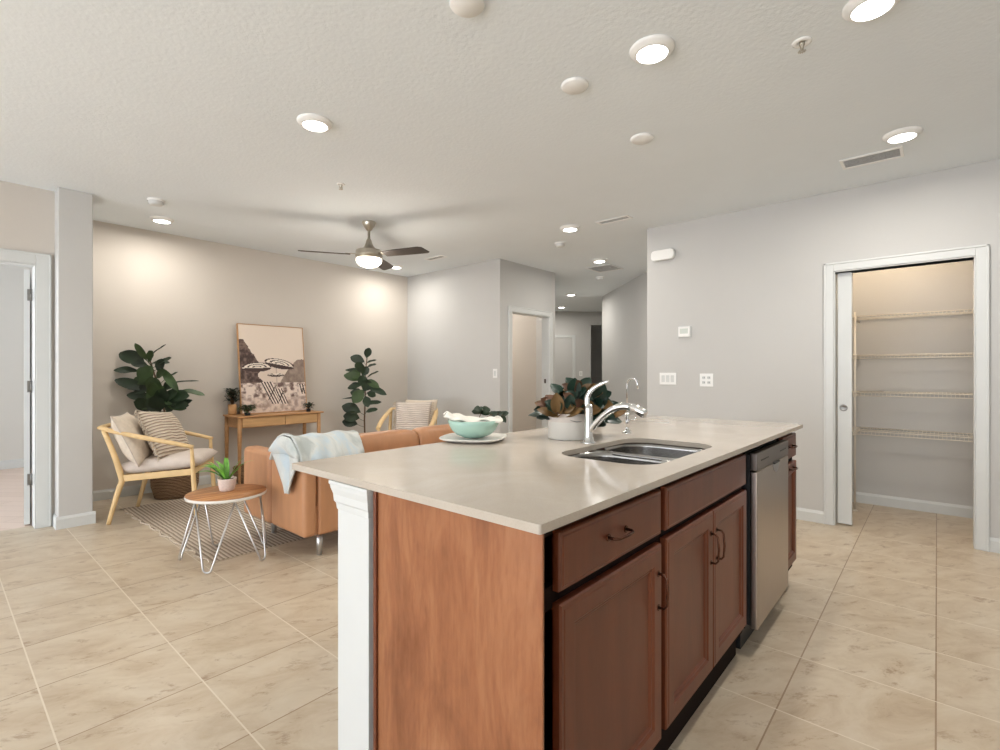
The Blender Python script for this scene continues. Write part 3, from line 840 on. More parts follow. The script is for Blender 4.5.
def carcass(x0, x1, label, y1=1.22):
    o0 = Vector(((x0 + x1) / 2, YF, 0))
    t = thing('base_cabinet', o0, label, 'cabinet', 'island base cabinets')
    b = MB()
    z1 = CZ - CT - 0.001
    b.box(x0, x0 + 0.016, YF + 0.019, y1, TK, z1); b.box(x1 - 0.016, x1, YF + 0.019, y1, TK, z1)
    b.box(x0 + 0.016, x1 - 0.016, YF + 0.019, y1, TK, TK + 0.016); b.box(x0 + 0.016, x1 - 0.016, y1 - 0.01, y1, TK + 0.016, z1)
    b.build('box', M['door'], t, off=o0)
    b = MB()
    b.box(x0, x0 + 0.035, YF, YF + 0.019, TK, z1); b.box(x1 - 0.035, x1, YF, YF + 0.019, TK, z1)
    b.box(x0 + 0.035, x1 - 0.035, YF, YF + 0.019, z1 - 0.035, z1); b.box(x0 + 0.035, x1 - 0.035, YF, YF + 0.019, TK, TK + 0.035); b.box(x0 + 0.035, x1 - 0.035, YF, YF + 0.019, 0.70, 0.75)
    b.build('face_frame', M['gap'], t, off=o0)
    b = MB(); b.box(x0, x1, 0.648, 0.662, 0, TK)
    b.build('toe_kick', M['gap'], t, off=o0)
    return t, o0
t, o0 = carcass(0.797, 1.415, 'nearest island cabinet with one drawer over a single door', 1.13)
dr = slab_front(t, o0, 0.882, 1.399, 0.738, 0.866, 'drawer_front'); pull(dr, o0, (1.085, YD, 0.806), (1.175, YD, 0.806))
dd = panel_door(t, o0, 0.882, 1.399, 0.145, 0.712); pull(dd, o0, (1.372, YD, 0.632), (1.372, YD, 0.536))
t, o0 = carcass(1.417, 2.275, 'sink cabinet in the island with two doors under a blank panel')
slab_front(t, o0, 1.437, 2.253, 0.738, 0.866, 'false_front')
dd = panel_door(t, o0, 1.433, 1.840, 0.150, 0.715); pull(dd, o0, (1.812, YD, 0.640), (1.812, YD, 0.538))
dd = panel_door(t, o0, 1.845, 2.257, 0.150, 0.715); pull(dd, o0, (1.872, YD, 0.640), (1.872, YD, 0.538))
t, o0 = carcass(2.905, 3.245, 'narrow island cabinet beyond the dishwasher at the far end')
dr = slab_front(t, o0, 2.922, 3.240, 0.738, 0.866, 'drawer_front'); pull(dr, o0, (3.04, YD, 0.806), (3.13, YD, 0.806))
dd = panel_door(t, o0, 2.922, 3.240, 0.150, 0.712); pull(dd, o0, (3.05, YD, 0.685), (3.14, YD, 0.685))
# dishwasher
o0 = Vector((2.605, 0.6, 0))
t = thing('dishwasher', o0, 'stainless steel dishwasher built into the island between cabinets', 'dishwasher')
W0, W1, YW = 2.302, 2.885, 0.570
MB().box(W0 + 0.012, W1 - 0.012, YF, 1.20, TK, 0.862).build('tub', M['black'], t, off=o0)
b = MB(); b.box(W0, W1, YW, 0.600, 0.118, 0.786); b.build('door', M['steel'], t, bevel=0.006, off=o0, seg=3)
b = MB(); b.box(W0, W1, YW, 0.600, 0.789, 0.864); cp = b.build('control_panel', mat('control_panel_steel', rgb(120, 112, 106), 0.3, 0.9, var=0.04), t, bevel=0.004, off=o0)
b = MB(); b.box(W0 + 0.002, W1 - 0.002, 0.600, 0.618, 0.13, 0.855); b.build('door_seal', M['black'], t, off=o0)
b = MB(); cx_ = 2.62
b.prism([(cx_ + 0.06 * math.cos(a), 0.787 + 0.045 * math.sin(a)) for a in [PI + k * PI / 12 for k in range(13)]], 0, 0.0015, fr=lambda p: Vector((p.x, YW - 0.0003 - p.z, p.y)))
b.build('pocket_handle', mat('polished_pocket', rgb(205, 205, 205), 0.12, 1.0), t, off=o0)
b = MB(); b.box(cx_ - 0.05, cx_ + 0.05, YW - 0.008, YW + 0.002, 0.784, 0.792); b.build('grip_lip', M['black'], t, bevel=0.002, off=o0)
for x in [W0 + 0.06 + k * 0.022 for k in range(6)] + [W1 - 0.18 + k * 0.022 for k in range(6)]:
    MB().box(x, x + 0.012, YW - 0.0008, YW + 0.001, 0.826, 0.832).build('button', M['black'], cp, off=o0)
b = MB(); b.box(W0 + 0.01, W1 - 0.01, 0.64, 0.66, 0.01, 0.112); b.build('kick_plate', M['black'], t, off=o0)
for x in (W0 + 0.03, W1 - 0.03):
    MB().lathe([(0.016, 0), (0.016, 0.006), (0.006, 0.008), (0.006, TK)], c=(x, 0.69, 0), n=12).build('foot', M['black'], t, off=o0)
# end panels and knee wall
b = MB(); b.box(0.79, 0.796, 0.580, 1.128, 0, CZ - CT - 0.001)
ep = tag(b.build('end_panel', M['panel'], bevel=0.0015), 'reddish brown wood grain panel closing the near end of the island', 'panel')
b = MB(); b.box(0.782, 0.79, 1.122, 1.134, 0, CZ - CT - 0.0015)
b.build('edge_trim', M['door'], ep, bevel=0.002)
tag(MB().box(3.246, 3.258, 0.70, 1.24, 0, CZ - CT - 0.001).build('end_panel', M['panel']), 'wood panel closing the far end of the island by the pantry', 'panel')
struct(MB().box(0.90, 3.258, 1.245, 1.345, 0, CZ - CT - 0.001).build('wall_knee', M['wall']))
def post(x0, x1, y0, y1, label):
    o0 = Vector(((x0 + x1) / 2, (y0 + y1) / 2, 0))
    t = thing('island_post', o0, label, 'post', 'white island posts')
    zt = CZ - CT - 0.001
    MB().box(x0, x1, y0, y1, 0.0, zt - 0.055).build('shaft', M['trim'], t, off=o0, bevel=0.002)
    b = MB(); bm = b.bm
    prof = [(0.0, zt - 0.085), (0.003, zt - 0.083), (0.006, zt - 0.066), (0.013, zt - 0.060), (0.015, zt - 0.040), (0.024, zt - 0.022), (0.026, zt - 0.012), (0.030, zt - 0.010), (0.030, zt)]
    prev = None
    for e, z in prof:
        e *= 0.62
        cur = [bm.verts.new(c) for c in ((x0 - e, y0 - e, z), (x1 + e, y0 - e, z), (x1 + e, y1 + e, z), (x0 - e, y1 + e, z))]
        if prev:
            for k in range(4): bm.faces.new((prev[k], prev[(k + 1) % 4], cur[(k + 1) % 4], cur[k]))
        else: first = cur
        prev = cur
    bm.faces.new(prev); bm.faces.new(first[::-1])
    b.build('capital', M['trim'], t, off=o0)
    b = MB(); e = 0.012
    b.box(x0 - e, x1 + e, y0 - e, y1 + e, 0, 0.09); b.build('plinth', M['trim'], t, off=o0, bevel=0.006)
    return t
post(0.788, 0.888, 1.163, 1.318, 'square white post with moulded capital under the near overhang of the worktop')

# ---------------------------------------------------------------- things on the worktop
px, py = 1.56, 1.515
b = MB()
def plate_fn(p, a):
    k = (abs(math.cos(a)) ** 3.2 + abs(math.sin(a)) ** 3.2) ** (-1 / 3.2)
    return Vector((p.x * k, p.y * k, p.z))
b.lathe([(0, 0.0), (0.10, 0.0), (0.125, 0.006), (0.138, 0.013), (0.137, 0.017), (0.12, 0.012), (0.09, 0.009), (0, 0.009)], n=56, fn=plate_fn)
for v in b.bm.verts: v.co = Matrix.Rotation(0.5, 3, 'Z') @ v.co + Vector((px, py, CZ))
tag(b.build('serving_platter', M['white_ceramic']), 'off white rounded square platter under the mint bowl', 'platter')
b = MB(); b.lathe([(0, 0.0), (0.045, 0.0), (0.050, 0.003), (0.074, 0.012), (0.095, 0.032), (0.107, 0.054), (0.112, 0.074), (0.109, 0.075), (0.103, 0.056), (0.090, 0.035), (0.068, 0.016), (0, 0.008)], c=(px, py, CZ + 0.0135), n=56)
tag(b.build('serving_bowl', M['mint']), 'mint green ceramic bowl holding a white napkin on the platter', 'bowl')
# napkin: crumpled cloth lying over the bowl
random.seed(3)
crow = Matrix.Rotation(TH - PI / 2, 3, 'Z')      # runs along the view's left-right direction
b = MB()
def nap(u, v):
    x = -0.125 + 0.24 * u; y = -0.06 + 0.12 * v
    z = 0.084 + 0.006 * math.sin(u * 9 + v * 3) * math.sin(v * 7) + 0.024 * max(0, (0.30 - u) / 0.30) ** 1.2 + 0.003 * math.sin(u * 23 + v * 5) - 0.05 * abs(v - 0.5) ** 1.6
    z += 0.010 * math.exp(-((u - .28) / .1) ** 2)
    x += 0.012 * math.sin(v * 6)
    p = crow @ Vector((x, y, 0)); return Vector((p.x + px, p.y + py, CZ + 0.0135 + z))
b.grid(nap, 26, 16)
def nap2(u, v):
    x = -0.10 + 0.17 * u; y = -0.055 + 0.11 * v
    z = 0.066 + 0.014 * math.sin(u * 8 + 1) * math.cos(v * 5) + 0.008 * math.sin(v * 12)
    p = crow @ Vector((x, y, 0)); return Vector((p.x + px, p.y + py, CZ + 0.0135 + z))
b.grid(nap2, 20, 12)
tag(b.build('napkin', M['napkin'], solid=0.004, norm=False), 'crumpled white napkin tucked in the mint bowl', 'napkin')

def leaf(b, base, d, L, W, droop=0.3, up=None, mi=0, prof='oval', fold=0.2, n=7, wav=0.0):
    base = Vector(base); d = Vector(d).normalized()
    up = Vector(up) if up else Vector((0, 0, 1))
    side = d.cross(up)
    if side.length < 0.05: side = d.cross(Vector((1, 0, 0)))
    side.normalize(); nrm = side.cross(d).normalized()
    rows = []
    for i in range(n + 1):
        t_ = i / n
        if prof == 'fiddle': w = max(0.0, 0.27 * math.sin(PI * min(1, t_ * 1.6)) * (t_ < 0.6) + max(0, math.sin(PI * (t_ * 0.93 + 0.05) ** 1.5))) ** 0.8
        elif prof == 'strap': w = max(0.0, math.sin(PI * (t_ * 0.96 + 0.03))) ** 0.6 * (1 - 0.45 * t_)
        else: w = max(0.0, math.sin(PI * min(0.995, t_ * 0.97 + 0.015))) ** 0.75
        w *= W / 2
        c = base + d * L * t_ - Vector((0, 0, 1)) * droop * L * t_ * t_
        row = []
        for j in (-1, -0.5, 0, 0.5, 1):
            off_ = fold * abs(j) * w + wav * W * math.sin(t_ * 11 + j * 2) * abs(j)
            row.append(b.bm.verts.new(c + side * w * j + nrm * off_))
        rows.append(row)
    for i in range(n):
        for j in range(4):
            f = b.bm.faces.new((rows[i][j], rows[i + 1][j], rows[i + 1][j + 1], rows[i][j + 1])); f.material_index = mi; f.smooth = True

# vector in the ground plan as seen from the camera: right, away, up
RT = Vector((math.sin(TH), -math.cos(TH), 0)); FW = Vector((math.cos(TH), math.sin(TH), 0))
def cv(r, f, z): return RT * r + FW * f + Vector((0, 0, z))

t = thing('greenery_sprig', (px, py, CZ), 'small dark green sprig poking out of the right side of the mint bowl', 'sprig')
b = MB(); st = [(0.04, 0.02, 0.09), (0.075, 0.02, 0.108), (0.105, 0.02, 0.112), (0.125, 0.01, 0.106)]
b.tube([cv(*p) for p in st], 0.0016, 6)
b.tube([cv(0.02, 0.05, 0.085), cv(0.03, 0.06, 0.115), cv(0.035, 0.06, 0.125)], 0.0016, 6)
b.build('stem', M['bark'], t)
b = MB(); random.seed(8)
for k in range(9):
    a = k * 2.4
    leaf(b, cv(0.03, 0.06, 0.108 + 0.002 * k), cv(math.cos(a), 0.4 * math.sin(a), 0.35), 0.045, 0.036, 0.25, up=cv(0, -0.7, 0.7), mi=0)
for k in range(10):
    s_ = 0.07 + 0.006 * k
    leaf(b, cv(s_, 0.02, 0.104), cv(0.6, 0.3 * (-1) ** k, 0.45 * (-1) ** (k // 2)), 0.038, 0.030, 0.2, up=cv(0, -0.7, 0.7), mi=0)
b.build('leaves', M['leaf_dark'], t)

# magnolia arrangement
mx_, my_ = 1.89, 1.245
t = thing('magnolia_plant', (mx_, my_, CZ), 'bushy magnolia leaves in green and rust in a white pot behind the faucet', 'plant')
MB().lathe([(0, 0), (0.089, 0), (0.092, 0.004), (0.092, 0.074), (0.0935, 0.076), (0.0935, 0.112), (0.090, 0.114), (0.085, 0.112), (0.084, 0.09), (0, 0.09)], n=44).build('pot', M['white_ceramic'], t)
MB().lathe([(0.0938, 0.077), (0.0945, 0.079), (0.0945, 0.111), (0.0938, 0.113)], n=44).build('rim_band', M['stone_ceramic'], t)
MB().lathe([(0.0835, 0.092), (0.03, 0.098), (0, 0.099)], n=24).build('soil', M['soil'], t)
b = MB(); random.seed(21)
heads = [(-0.055, -0.04, 0.125, -0.8), (0.03, -0.03, 0.15, 0.2), (0.12, 0.0, 0.16, 0.7), (-0.01, 0.05, 0.165, 0), (0.17, 0.06, 0.10, 1.1), (0.07, -0.05, 0.115, 0.4), (0.11, -0.03, 0.12, 0.6), (0.05, 0.03, 0.19, 0.1), (-0.08, 0.0, 0.12, -0.6)]
bs = MB()
for (r, f, z, lean) in heads:
    bs.tube([cv(r * 0.35, f * 0.4, 0.09), cv(r * 0.8, f * 0.8, z * 0.75), cv(r, f, z)], 0.003, 6)
bs.build('stems', M['bark'], t)
for hi_, (r, f, z, lean) in enumerate(heads):
    for k in range(15):
        a = k * 2.399 + hi_
        el = 0.1 + 0.95 * (k / 15.0)
        d = cv(math.cos(a) * math.cos(el) + lean * 0.2, math.sin(a) * math.cos(el), math.sin(el))
        base = cv(r, f, z - 0.03 + 0.003 * k)
        mi = random.choice([0, 0, 0, 0, 1, 2]) if hi_ not in (0, 8) else random.choice([1, 1, 0, 0, 2])
        leaf(b, base, d, random.uniform(0.085, 0.115), random.uniform(0.048, 0.060), random.uniform(0.1, 0.35), up=cv(random.uniform(-0.3, 0.3), -0.75, 0.65), mi=mi, wav=0.03)
# facing leaves drawn out by hand where the photo shows them
leaf(b, cv(-0.055, -0.075, 0.105), cv(-0.1, -0.25, 1), 0.105, 0.06, 0.0, up=cv(0, -1, 0.2), mi=1)
leaf(b, cv(-0.06, -0.075, 0.105), cv(-1, -0.3, 0.45), 0.10, 0.045, 0.1, up=cv(0.2, -1, 0.8), mi=1)
leaf(b, cv(-0.04, -0.075, 0.105), cv(1, -0.35, 0.35), 0.10, 0.045, 0.0, up=cv(0, -1, 0.8), mi=1)
leaf(b, cv(0.0, -0.07, 0.125), cv(-0.05, -0.2, 1), 0.075, 0.055, 0.0, up=cv(-0.2, -1, 0.1), mi=0)
leaf(b, cv(0.115, -0.05, 0.16), cv(0.25, -0.1, 1), 0.10, 0.07, 0.0, up=cv(0.3, -1, 0.1), mi=0)
leaf(b, cv(0.02, 0.0, 0.185), cv(0.1, -0.1, 1), 0.085, 0.065, 0.0, up=cv(0.1, -1, 0.1), mi=0)
b.build('leaves', [M['leaf_mag'], M['leaf_rust'], M['leaf_brown']], t)

# ---------------------------------------------------------------- rug
b = MB()
RX0, RX1, RY0, RY1 = 1.17, 3.1, 3.47, 5.43
N = 60
random.seed(5)
edge = [0.012 * math.sin(k * 0.9) + random.uniform(-0.008, 0.008) for k in range(N + 1)]
top = []
vs_t, vs_b = [], []
for k in range(N + 1):
    y = RY0 + (RY1 - RY0) * k / N
    x0 = RX0 + edge[k] - 0.05 * (k / N)
    for lst, z in ((vs_t, 0.006), (vs_b, 0.0005)):
        lst.append((b.bm.verts.new((x0, y, z)), b.bm.verts.new((x0 + 0.02, y, z)), b.bm.verts.new((RX1, y, z))))
for k in range(N):
    for j in (0, 1):
        b.bm.faces.new((vs_t[k][j], vs_t[k][j + 1], vs_t[k + 1][j + 1], vs_t[k + 1][j]))
        b.bm.faces.new((vs_b[k][j], vs_b[k + 1][j], vs_b[k + 1][j + 1], vs_b[k][j + 1]))
    b.bm.faces.new((vs_t[k][0], vs_t[k + 1][0], vs_b[k + 1][0], vs_b[k][0]))
    b.bm.faces.new((vs_t[k][2], vs_b[k][2], vs_b[k + 1][2], vs_t[k + 1][2]))
for e in (0, N):
    for j in (0, 1): b.bm.faces.new((vs_t[e][j], vs_b[e][j], vs_b[e][j + 1], vs_t[e][j + 1]))
rug = tag(b.build('area_rug', M['rug']), 'flat woven brown and cream striped rug under the sofa and armchair', 'rug')
b = MB()
b.tube([(RX0 + edge[k] - 0.05 * (k / N), RY0 + (RY1 - RY0) * k / N, 0.0055) for k in range(N + 1)], 0.005, 8)
b.build('braided_edge', M['tassel'], rug)

# ---------------------------------------------------------------- sofa
SXa, SXb, SYa, SYb = 1.56, 3.46, 3.01, 3.93
t = thing('leather_sofa', ((SXa + SXb) / 2, (SYa + SYb) / 2, 0), 'cognac leather sofa on silver legs with its back to the island', 'sofa')
so = t.location.copy(); so.z = 0
def soft(parent, name, x0, x1, y0, y1, z0, z1, r, mat_=None, seg=5):
    return MB().box(x0, x1, y0, y1, z0, z1).build(name, mat_ or M['leather'], parent, bevel=r, seg=seg, off=so)
soft(t, 'base', SXa + 0.03, SXb - 0.03, SYa + 0.02, SYb - 0.03, 0.15, 0.34, 0.015)
soft(t, 'back_panel', SXa + 0.105, SXb - 0.105, SYa, SYa + 0.12, 0.15, 0.62, 0.02)
for x0, x1 in ((SXa, SXa + 0.10), (SXb - 0.10, SXb)):
    b = MB(); b.box(x0, x1, SYa, SYa + 0.47, 0.15, 0.64); b.box(x0 - 0.004, x1 + 0.02, SYa + 0.475, SYb, 0.15, 0.655)
    b.build('arm', M['leather'], t, bevel=0.035, seg=6, off=so)
mid = 2.589
for x0, x1 in ((SXa + 0.11, mid - 0.004), (mid + 0.004, SXb - 0.11)):
    soft(t, 'seat_cushion', x0, x1, SYa + 0.30, SYb - 0.01, 0.34, 0.47, 0.04)
for x0, x1 in ((SXa + 0.01, mid - 0.004), (mid + 0.004, SXb - 0.01)):
    b = MB()
    def bc(u, v, x0=x0, x1=x1):
        a = 2 * PI * v
        e = 1 - 0.16 * abs(2 * u - 1) ** 10
        ca, sa = math.cos(a), math.sin(a)
        y = 0.105 * math.copysign(abs(ca) ** 0.7, ca) * e
        z = 0.15 * math.copysign(abs(sa) ** 0.75, sa) * e
        return Vector((x0 + (x1 - x0) * u, SYa + 0.195 + y + 0.12 * (0.0 - z) * 0.4, 0.61 + z))
    b.grid(bc, 28, 28)
    for uu in (0, 1):
        vs = [b.bm.verts.new(bc(uu, k / 28)) for k in range(28)]
        b.bm.faces.new(vs)
    b.build('back_cushion', M['leather'], t, off=so, merge=True)
for x, y in ((SXa + 0.15, SYa + 0.075), (SXb - 0.15, SYa + 0.075), (SXa + 0.15, SYb - 0.18), (SXb - 0.15, SYb - 0.18)):
    zb = 0.0065 if (y > 3.47 and x < 3.1) else 0.0
    MB().lathe([(0, zb), (0.017, zb), (0.024, 0.151), (0, 0.151)], c=(x, y, 0), n=20).build('leg', M['silver_leg'], t, off=so)

# throw over the sofa's back corner
b = MB()
prof = [(3.42, 0.60), (3.37, 0.69), (3.31, 0.755), (3.22, 0.783), (3.12, 0.775), (3.05, 0.725), (2.995, 0.66), (2.99, 0.61), (2.99, 0.575)]
def pz(v):
    k = v * (len(prof) - 1); i = min(int(k), len(prof) - 2); fr_ = k - i
    return prof[i][0] * (1 - fr_) + prof[i + 1][0] * fr_, prof[i][1] * (1 - fr_) + prof[i + 1][1] * fr_
def drape(u, v):
    y, z = pz(v)
    x = 1.528 + (0.55 - 0.10 * v) * u + 0.012 * math.sin(v * 7) * u
    z += 0.008 * math.sin(u * 17 + v * 4) * (1 - abs(2 * v - 1)) + 0.014 * math.exp(-((u - 0.02) / 0.07) ** 2) + 0.004
    y -= 0.006 * math.sin(u * 21 + v * 3) * v + 0.004
    return Vector((x, y, z))
b.grid(drape, 40, 30)
# a folded corner hanging down the outer side of the arm
def flap(u, v):
    top = Vector((1.535, 2.99 + 0.41 * u, 0.675)); tip = Vector((1.535, 3.13 + 0.05 * u, 0.43))
    p = top.lerp(tip, v)
    p.x = 1.528 - 0.013 * math.sin(u * 10 + v * 2) * (1 - 0.4 * v) - 0.006 * v
    return p
b.grid(flap, 20, 14)
def shoulder(u, v):
    p = Vector((1.528 - 0.013 * math.sin(u * 10), 2.99 + 0.41 * u, 0.675))
    y, z = pz(0.74 - 0.62 * u)
    q = Vector((1.528, y - 0.004, z + 0.012))
    r_ = p.lerp(q, v); r_.x -= 0.022 * math.sin(PI * v)
    return r_
b.grid(shoulder, 20, 12)
tag(b.build('throw_blanket', M['throw'], solid=0.012, norm=False), 'pale blue and cream throw draped over the near corner of the sofa back', 'blanket')

# ---------------------------------------------------------------- armchairs
def armchair(label):
    t = thing('armchair', (0, 0, 0), label, 'armchair', 'pale wood armchairs')
    hw = 0.2775
    for s_ in (-1, 1):
        y = s_ * hw
        # rear leg and back post in one bent member
        pts = bez([(-0.32, y, 0.0), (-0.27, y * 0.985, 0.22), (-0.23, y * 0.97, 0.34)], 6) + bez([(-0.23, y * 0.97, 0.34), (-0.26, y * 0.98, 0.5), (-0.352, y * 1.0, 0.745)], 8)[1:]
        MB().tube(pts, [0.015 + 0.007 * min(1, k / 5) - 0.004 * max(0, (k - 8) / 6) for k in range(len(pts))], 12).build('leg', M['pale_wood'], t)
        pts = bez([(0.30, y * 1.02, 0.0), (0.275, y, 0.3), (0.262, y * 1.0, 0.585)], 10)
        MB().tube(pts, [0.013 + 0.006 * math.sin(PI * (k / 10) ** 0.8) for k in range(11)], 12).build('leg', M['pale_wood'], t)
        # arm: bowed bar from the back rail to the front leg
        pts = bez([(-0.375, y * 0.98, 0.765), (-0.22, y * 1.08, 0.71), (0.05, y * 1.12, 0.655), (0.275, y * 1.02, 0.588)], 14)
        MB().tube(pts, [0.025 - 0.004 * abs(k / 7 - 1) for k in range(15)], 12, flat=(1.2, 0.75)).build('arm', M['pale_wood'], t)
        MB().obox((-0.25, y * 0.97, 0.355), (0.275, y, 0.385), 0.022, 0.052).build('side_rail', M['pale_wood'], t, bevel=0.006)
    # back rail
    pts = bez([(-0.375, -hw * 0.98, 0.765), (-0.40, -0.14, 0.77), (-0.40, 0.14, 0.77), (-0.375, hw * 0.98, 0.765)], 14)
    MB().tube(pts, 0.02, 12, flat=(1.2, 0.8)).build('back_rail', M['pale_wood'], t)
    b = MB(); b.obox((0.265, -hw, 0.385), (0.265, hw, 0.385), 0.022, 0.05); b.obox((-0.235, -hw * .97, 0.352), (-0.235, hw * .97, 0.352), 0.022, 0.05)
    b.build('cross_rail', M['pale_wood'], t, bevel=0.005)
    # seat cushion
    b = MB()
    def sc(sign):
        def fn(u, v):
            x = 2 * u - 1; y = 2 * v - 1
            e = (1 - abs(x) ** 6) ** 0.45 * (1 - abs(y) ** 6) ** 0.45 if abs(x) < 1 and abs(y) < 1 else 0
            return Vector((0.025 + 0.305 * x, 0.262 * y, 0.446 + 0.04 * x * 0.5 + sign * 0.058 * e + (0.008 * (1 - x * x) * (1 - y * y) if sign > 0 else 0)))
        return fn
    b.grid(sc(1), 20, 20); b.grid(sc(-1), 20, 20)
    b.build('seat_cushion', M['seat_fabric'], t, merge=True)
    return t
CH1 = (1.36, 5.00, 0.0); R1 = math.atan2(-0.54, 0.84)
ch1 = armchair('pale wood armchair with cream seat beside the pillar at the left')
ch1.location = CH1; ch1.rotation_euler = (0, 0, R1)
ch2 = copy_tree(ch1); ch2['label'] = 'pale wood armchair behind the sofa in the far corner of the room'
CH2 = (3.668, 4.62, 0.0); R2 = TH + PI
ch2.location = CH2; ch2.rotation_euler = (0, 0, R2)
ch1.location.z = 0.0065

def pillow(name, label, chair, rz, c, size, thick, m, tilt, yaw, tassels=None, roll=0, piping=None):
    """square cushion; c in chair coordinates; face normal starts along +x, tilt leans it back"""
    base = Vector(chair)
    R = Matrix.Rotation(rz, 3, 'Z')
    t = thing(name, base + R @ Vector(c), label, 'cushion')
    Rl = Matrix.Rotation(rz + yaw, 3, 'Z') @ Matrix.Rotation(-tilt, 3, 'Y') @ Matrix.Rotation(roll, 3, 'X')
    h = size / 2
    def P(u, v, s_):
        x = 2 * u - 1; y = 2 * v - 1
        pin = 1 - 0.10 * (1 - x * x) * 0 - 0.07 * (abs(x) ** 2 * (1 - abs(y) ** 2) + abs(y) ** 2 * (1 - abs(x) ** 2))
        e = max(0, (1 - abs(x) ** 2.6)) ** 0.55 * max(0, (1 - abs(y) ** 2.6)) ** 0.55
        wr = 0.006 * math.sin(x * 9 + y * 4) * e
        return Rl @ Vector((s_ * thick * (e) + wr, h * x * pin, h * y * pin))
    b = MB(); b.grid(lambda u, v: P(u, v, 1), 24, 24, uv=True); b.grid(lambda u, v: P(u, v, -1), 24, 24, uv=True)
    b.build('cover', m, t, merge=True)
    if piping:
        ring = []
        for k in range(24): ring.append(P(k / 24, 0, 0))
        for k in range(24): ring.append(P(1, k / 24, 0))
        for k in range(24): ring.append(P(1 - k / 24, 1, 0))
        for k in range(24): ring.append(P(0, 1 - k / 24, 0))
        MB().tube(ring, 0.0035, 6, closed=True).build('piping', piping, t)
    if tassels:
        b = MB(); random.seed(4)
        for s_ in tassels:
            for k in range(30):
                v = (k + 0.5) / 30
                p = P(0 if s_ < 0 else 1, v, 0)
                d = Rl @ Vector((random.uniform(-0.5, 0.5), s_ * 1.0, random.uniform(-0.9, 0.2)))
                q = p + d.normalized() * random.uniform(0.022, 0.04) * 0.6; q2 = q + (d.normalized() + Vector((0, 0, -0.8))).normalized() * 0.02
                b.tube([p, q, q2], [0.005, 0.0065, 0.002], 6)
        b.build('tassels', M['tassel'], t)
    return t
pillow('throw_pillow', 'plain cream linen cushion at the back of the left armchair', CH1, R1, (-0.22, -0.10, 0.66), 0.45, 0.085, M['cream_fabric'], 0.42, 0.12, piping=M['seat_fabric'])
pillow('throw_pillow', 'woven striped cushion with tassels leaning in the left armchair', CH1, R1, (-0.02, 0.02, 0.675), 0.46, 0.09, M['striped'], 0.50, -0.20, tassels=(-1,), roll=-0.12)
pillow('throw_pillow', 'cream pleated cushion in the armchair behind the sofa', CH2, R2, (-0.14, 0.03, 0.655), 0.44, 0.075, M['pleated'], 0.32, 0.0, tassels=(-1, 1))
pillow('throw_pillow', 'plain cream cushion mostly hidden behind the pleated one', CH2, R2, (-0.29, 0.10, 0.69), 0.40, 0.06, M['cream_fabric'], 0.30, 0.0)

# ---------------------------------------------------------------- side table
TX, TY, TZ = 1.285, 3.49, 0.43
t = thing('side_table', (TX, TY, 0), 'round wood top side table on white zigzag wire legs', 'side table')
o = MB().lathe([(0, TZ - 0.004), (0.232, TZ - 0.004), (0.235, TZ - 0.002), (0.235, TZ), (0, TZ)], n=64).build('wood_top', M['table_wood'], t)
MB().lathe([(0, TZ - 0.024), (0.228, TZ - 0.024), (0.236, TZ - 0.02), (0.237, TZ - 0.0045), (0, TZ - 0.0045)], n=64).build('edge_band', M['white_ceramic'], t)
ang = [-133, -62, 12, 83, 146]
for k in range(5):
    a0 = math.radians(ang[k]); rb = 0.268
    prv = math.radians(ang[k - 1] if k else ang[-1] - 360); nxt = math.radians(ang[k + 1] if k < 4 else ang[0] + 360)
    aL = (a0 + prv) / 2; aR = (a0 + nxt) / 2
    ap = lambda a: Vector((0.195 * math.cos(a), 0.195 * math.sin(a), TZ - 0.026))
    bot = Vector((rb * math.cos(a0), rb * math.sin(a0), 0.0))
    tang = Vector((-math.sin(a0), math.cos(a0), 0))
    zlow = 0.0125 if (TY + bot.y) > 3.44 else 0.0062
    pts = [ap(aL)]
    for j in range(9):
        an = PI + PI * j / 8
        pts.append(bot + tang * (0.022 * math.cos(an)) * 1.2 + Vector((0, 0, zlow + 0.028 + 0.028 * math.sin(an))))
    pts.append(ap(aR))
    MB().tube(pts, 0.0058, 8).build('leg', M['silver_leg'], t)
# potted strap leaf plant on the table
ppx, ppy = 1.30, 3.53
t = thing('potted_plant', (ppx, ppy, TZ), 'bright green strap leaf plant in a small blush pot on the side table', 'plant')
MB().lathe([(0, 0), (0.038, 0), (0.044, 0.004), (0.050, 0.03), (0.056, 0.075), (0.0565, 0.082), (0.053, 0.082), (0.050, 0.07), (0, 0.07)], n=36).build('pot', M['blush_pot'], t)
MB().lathe([(0.050, 0.071), (0.02, 0.075), (0, 0.075)], n=20).build('soil', M['soil'], t)
b = MB()
L_ = [(-0.55, -0.2, 0.9, 0.15, 0.034, 0.6), (-0.8, 0.1, 0.85, 0.18, 0.032, 0.8), (-0.3, -0.6, 1.0, 0.12, 0.034, 0.5), (-0.9, -0.1, 1.0, 0.19, 0.03, 0.9), (0.45, 0.2, 0.9, 0.17, 0.018, 0.6),
      (0.8, -0.1, 0.95, 0.20, 0.018, 0.7), (-0.15, 0.3, 1.0, 0.11, 0.026, 0.3), (0.55, -0.3, 0.5, 0.12, 0.02, 0.4), (-0.35, 0.5, 1.0, 0.14, 0.028, 0.5), (-0.6, 0.5, 0.8, 0.16, 0.03, 0.7), (-0.7, -0.4, 0.7, 0.15, 0.034, 0.8), (-0.45, 0.0, 1.1, 0.15, 0.032, 0.7)]
for r, f, z, L, W, dp in L_:
    leaf(b, cv(r * 0.02, f * 0.02, 0.07), cv(r, f, z * 1.3), L * 1.6, W * 1.35, dp * 0.62, prof='strap', n=10, fold=0.35)
b.build('leaves', M['leaf_bright'], t)

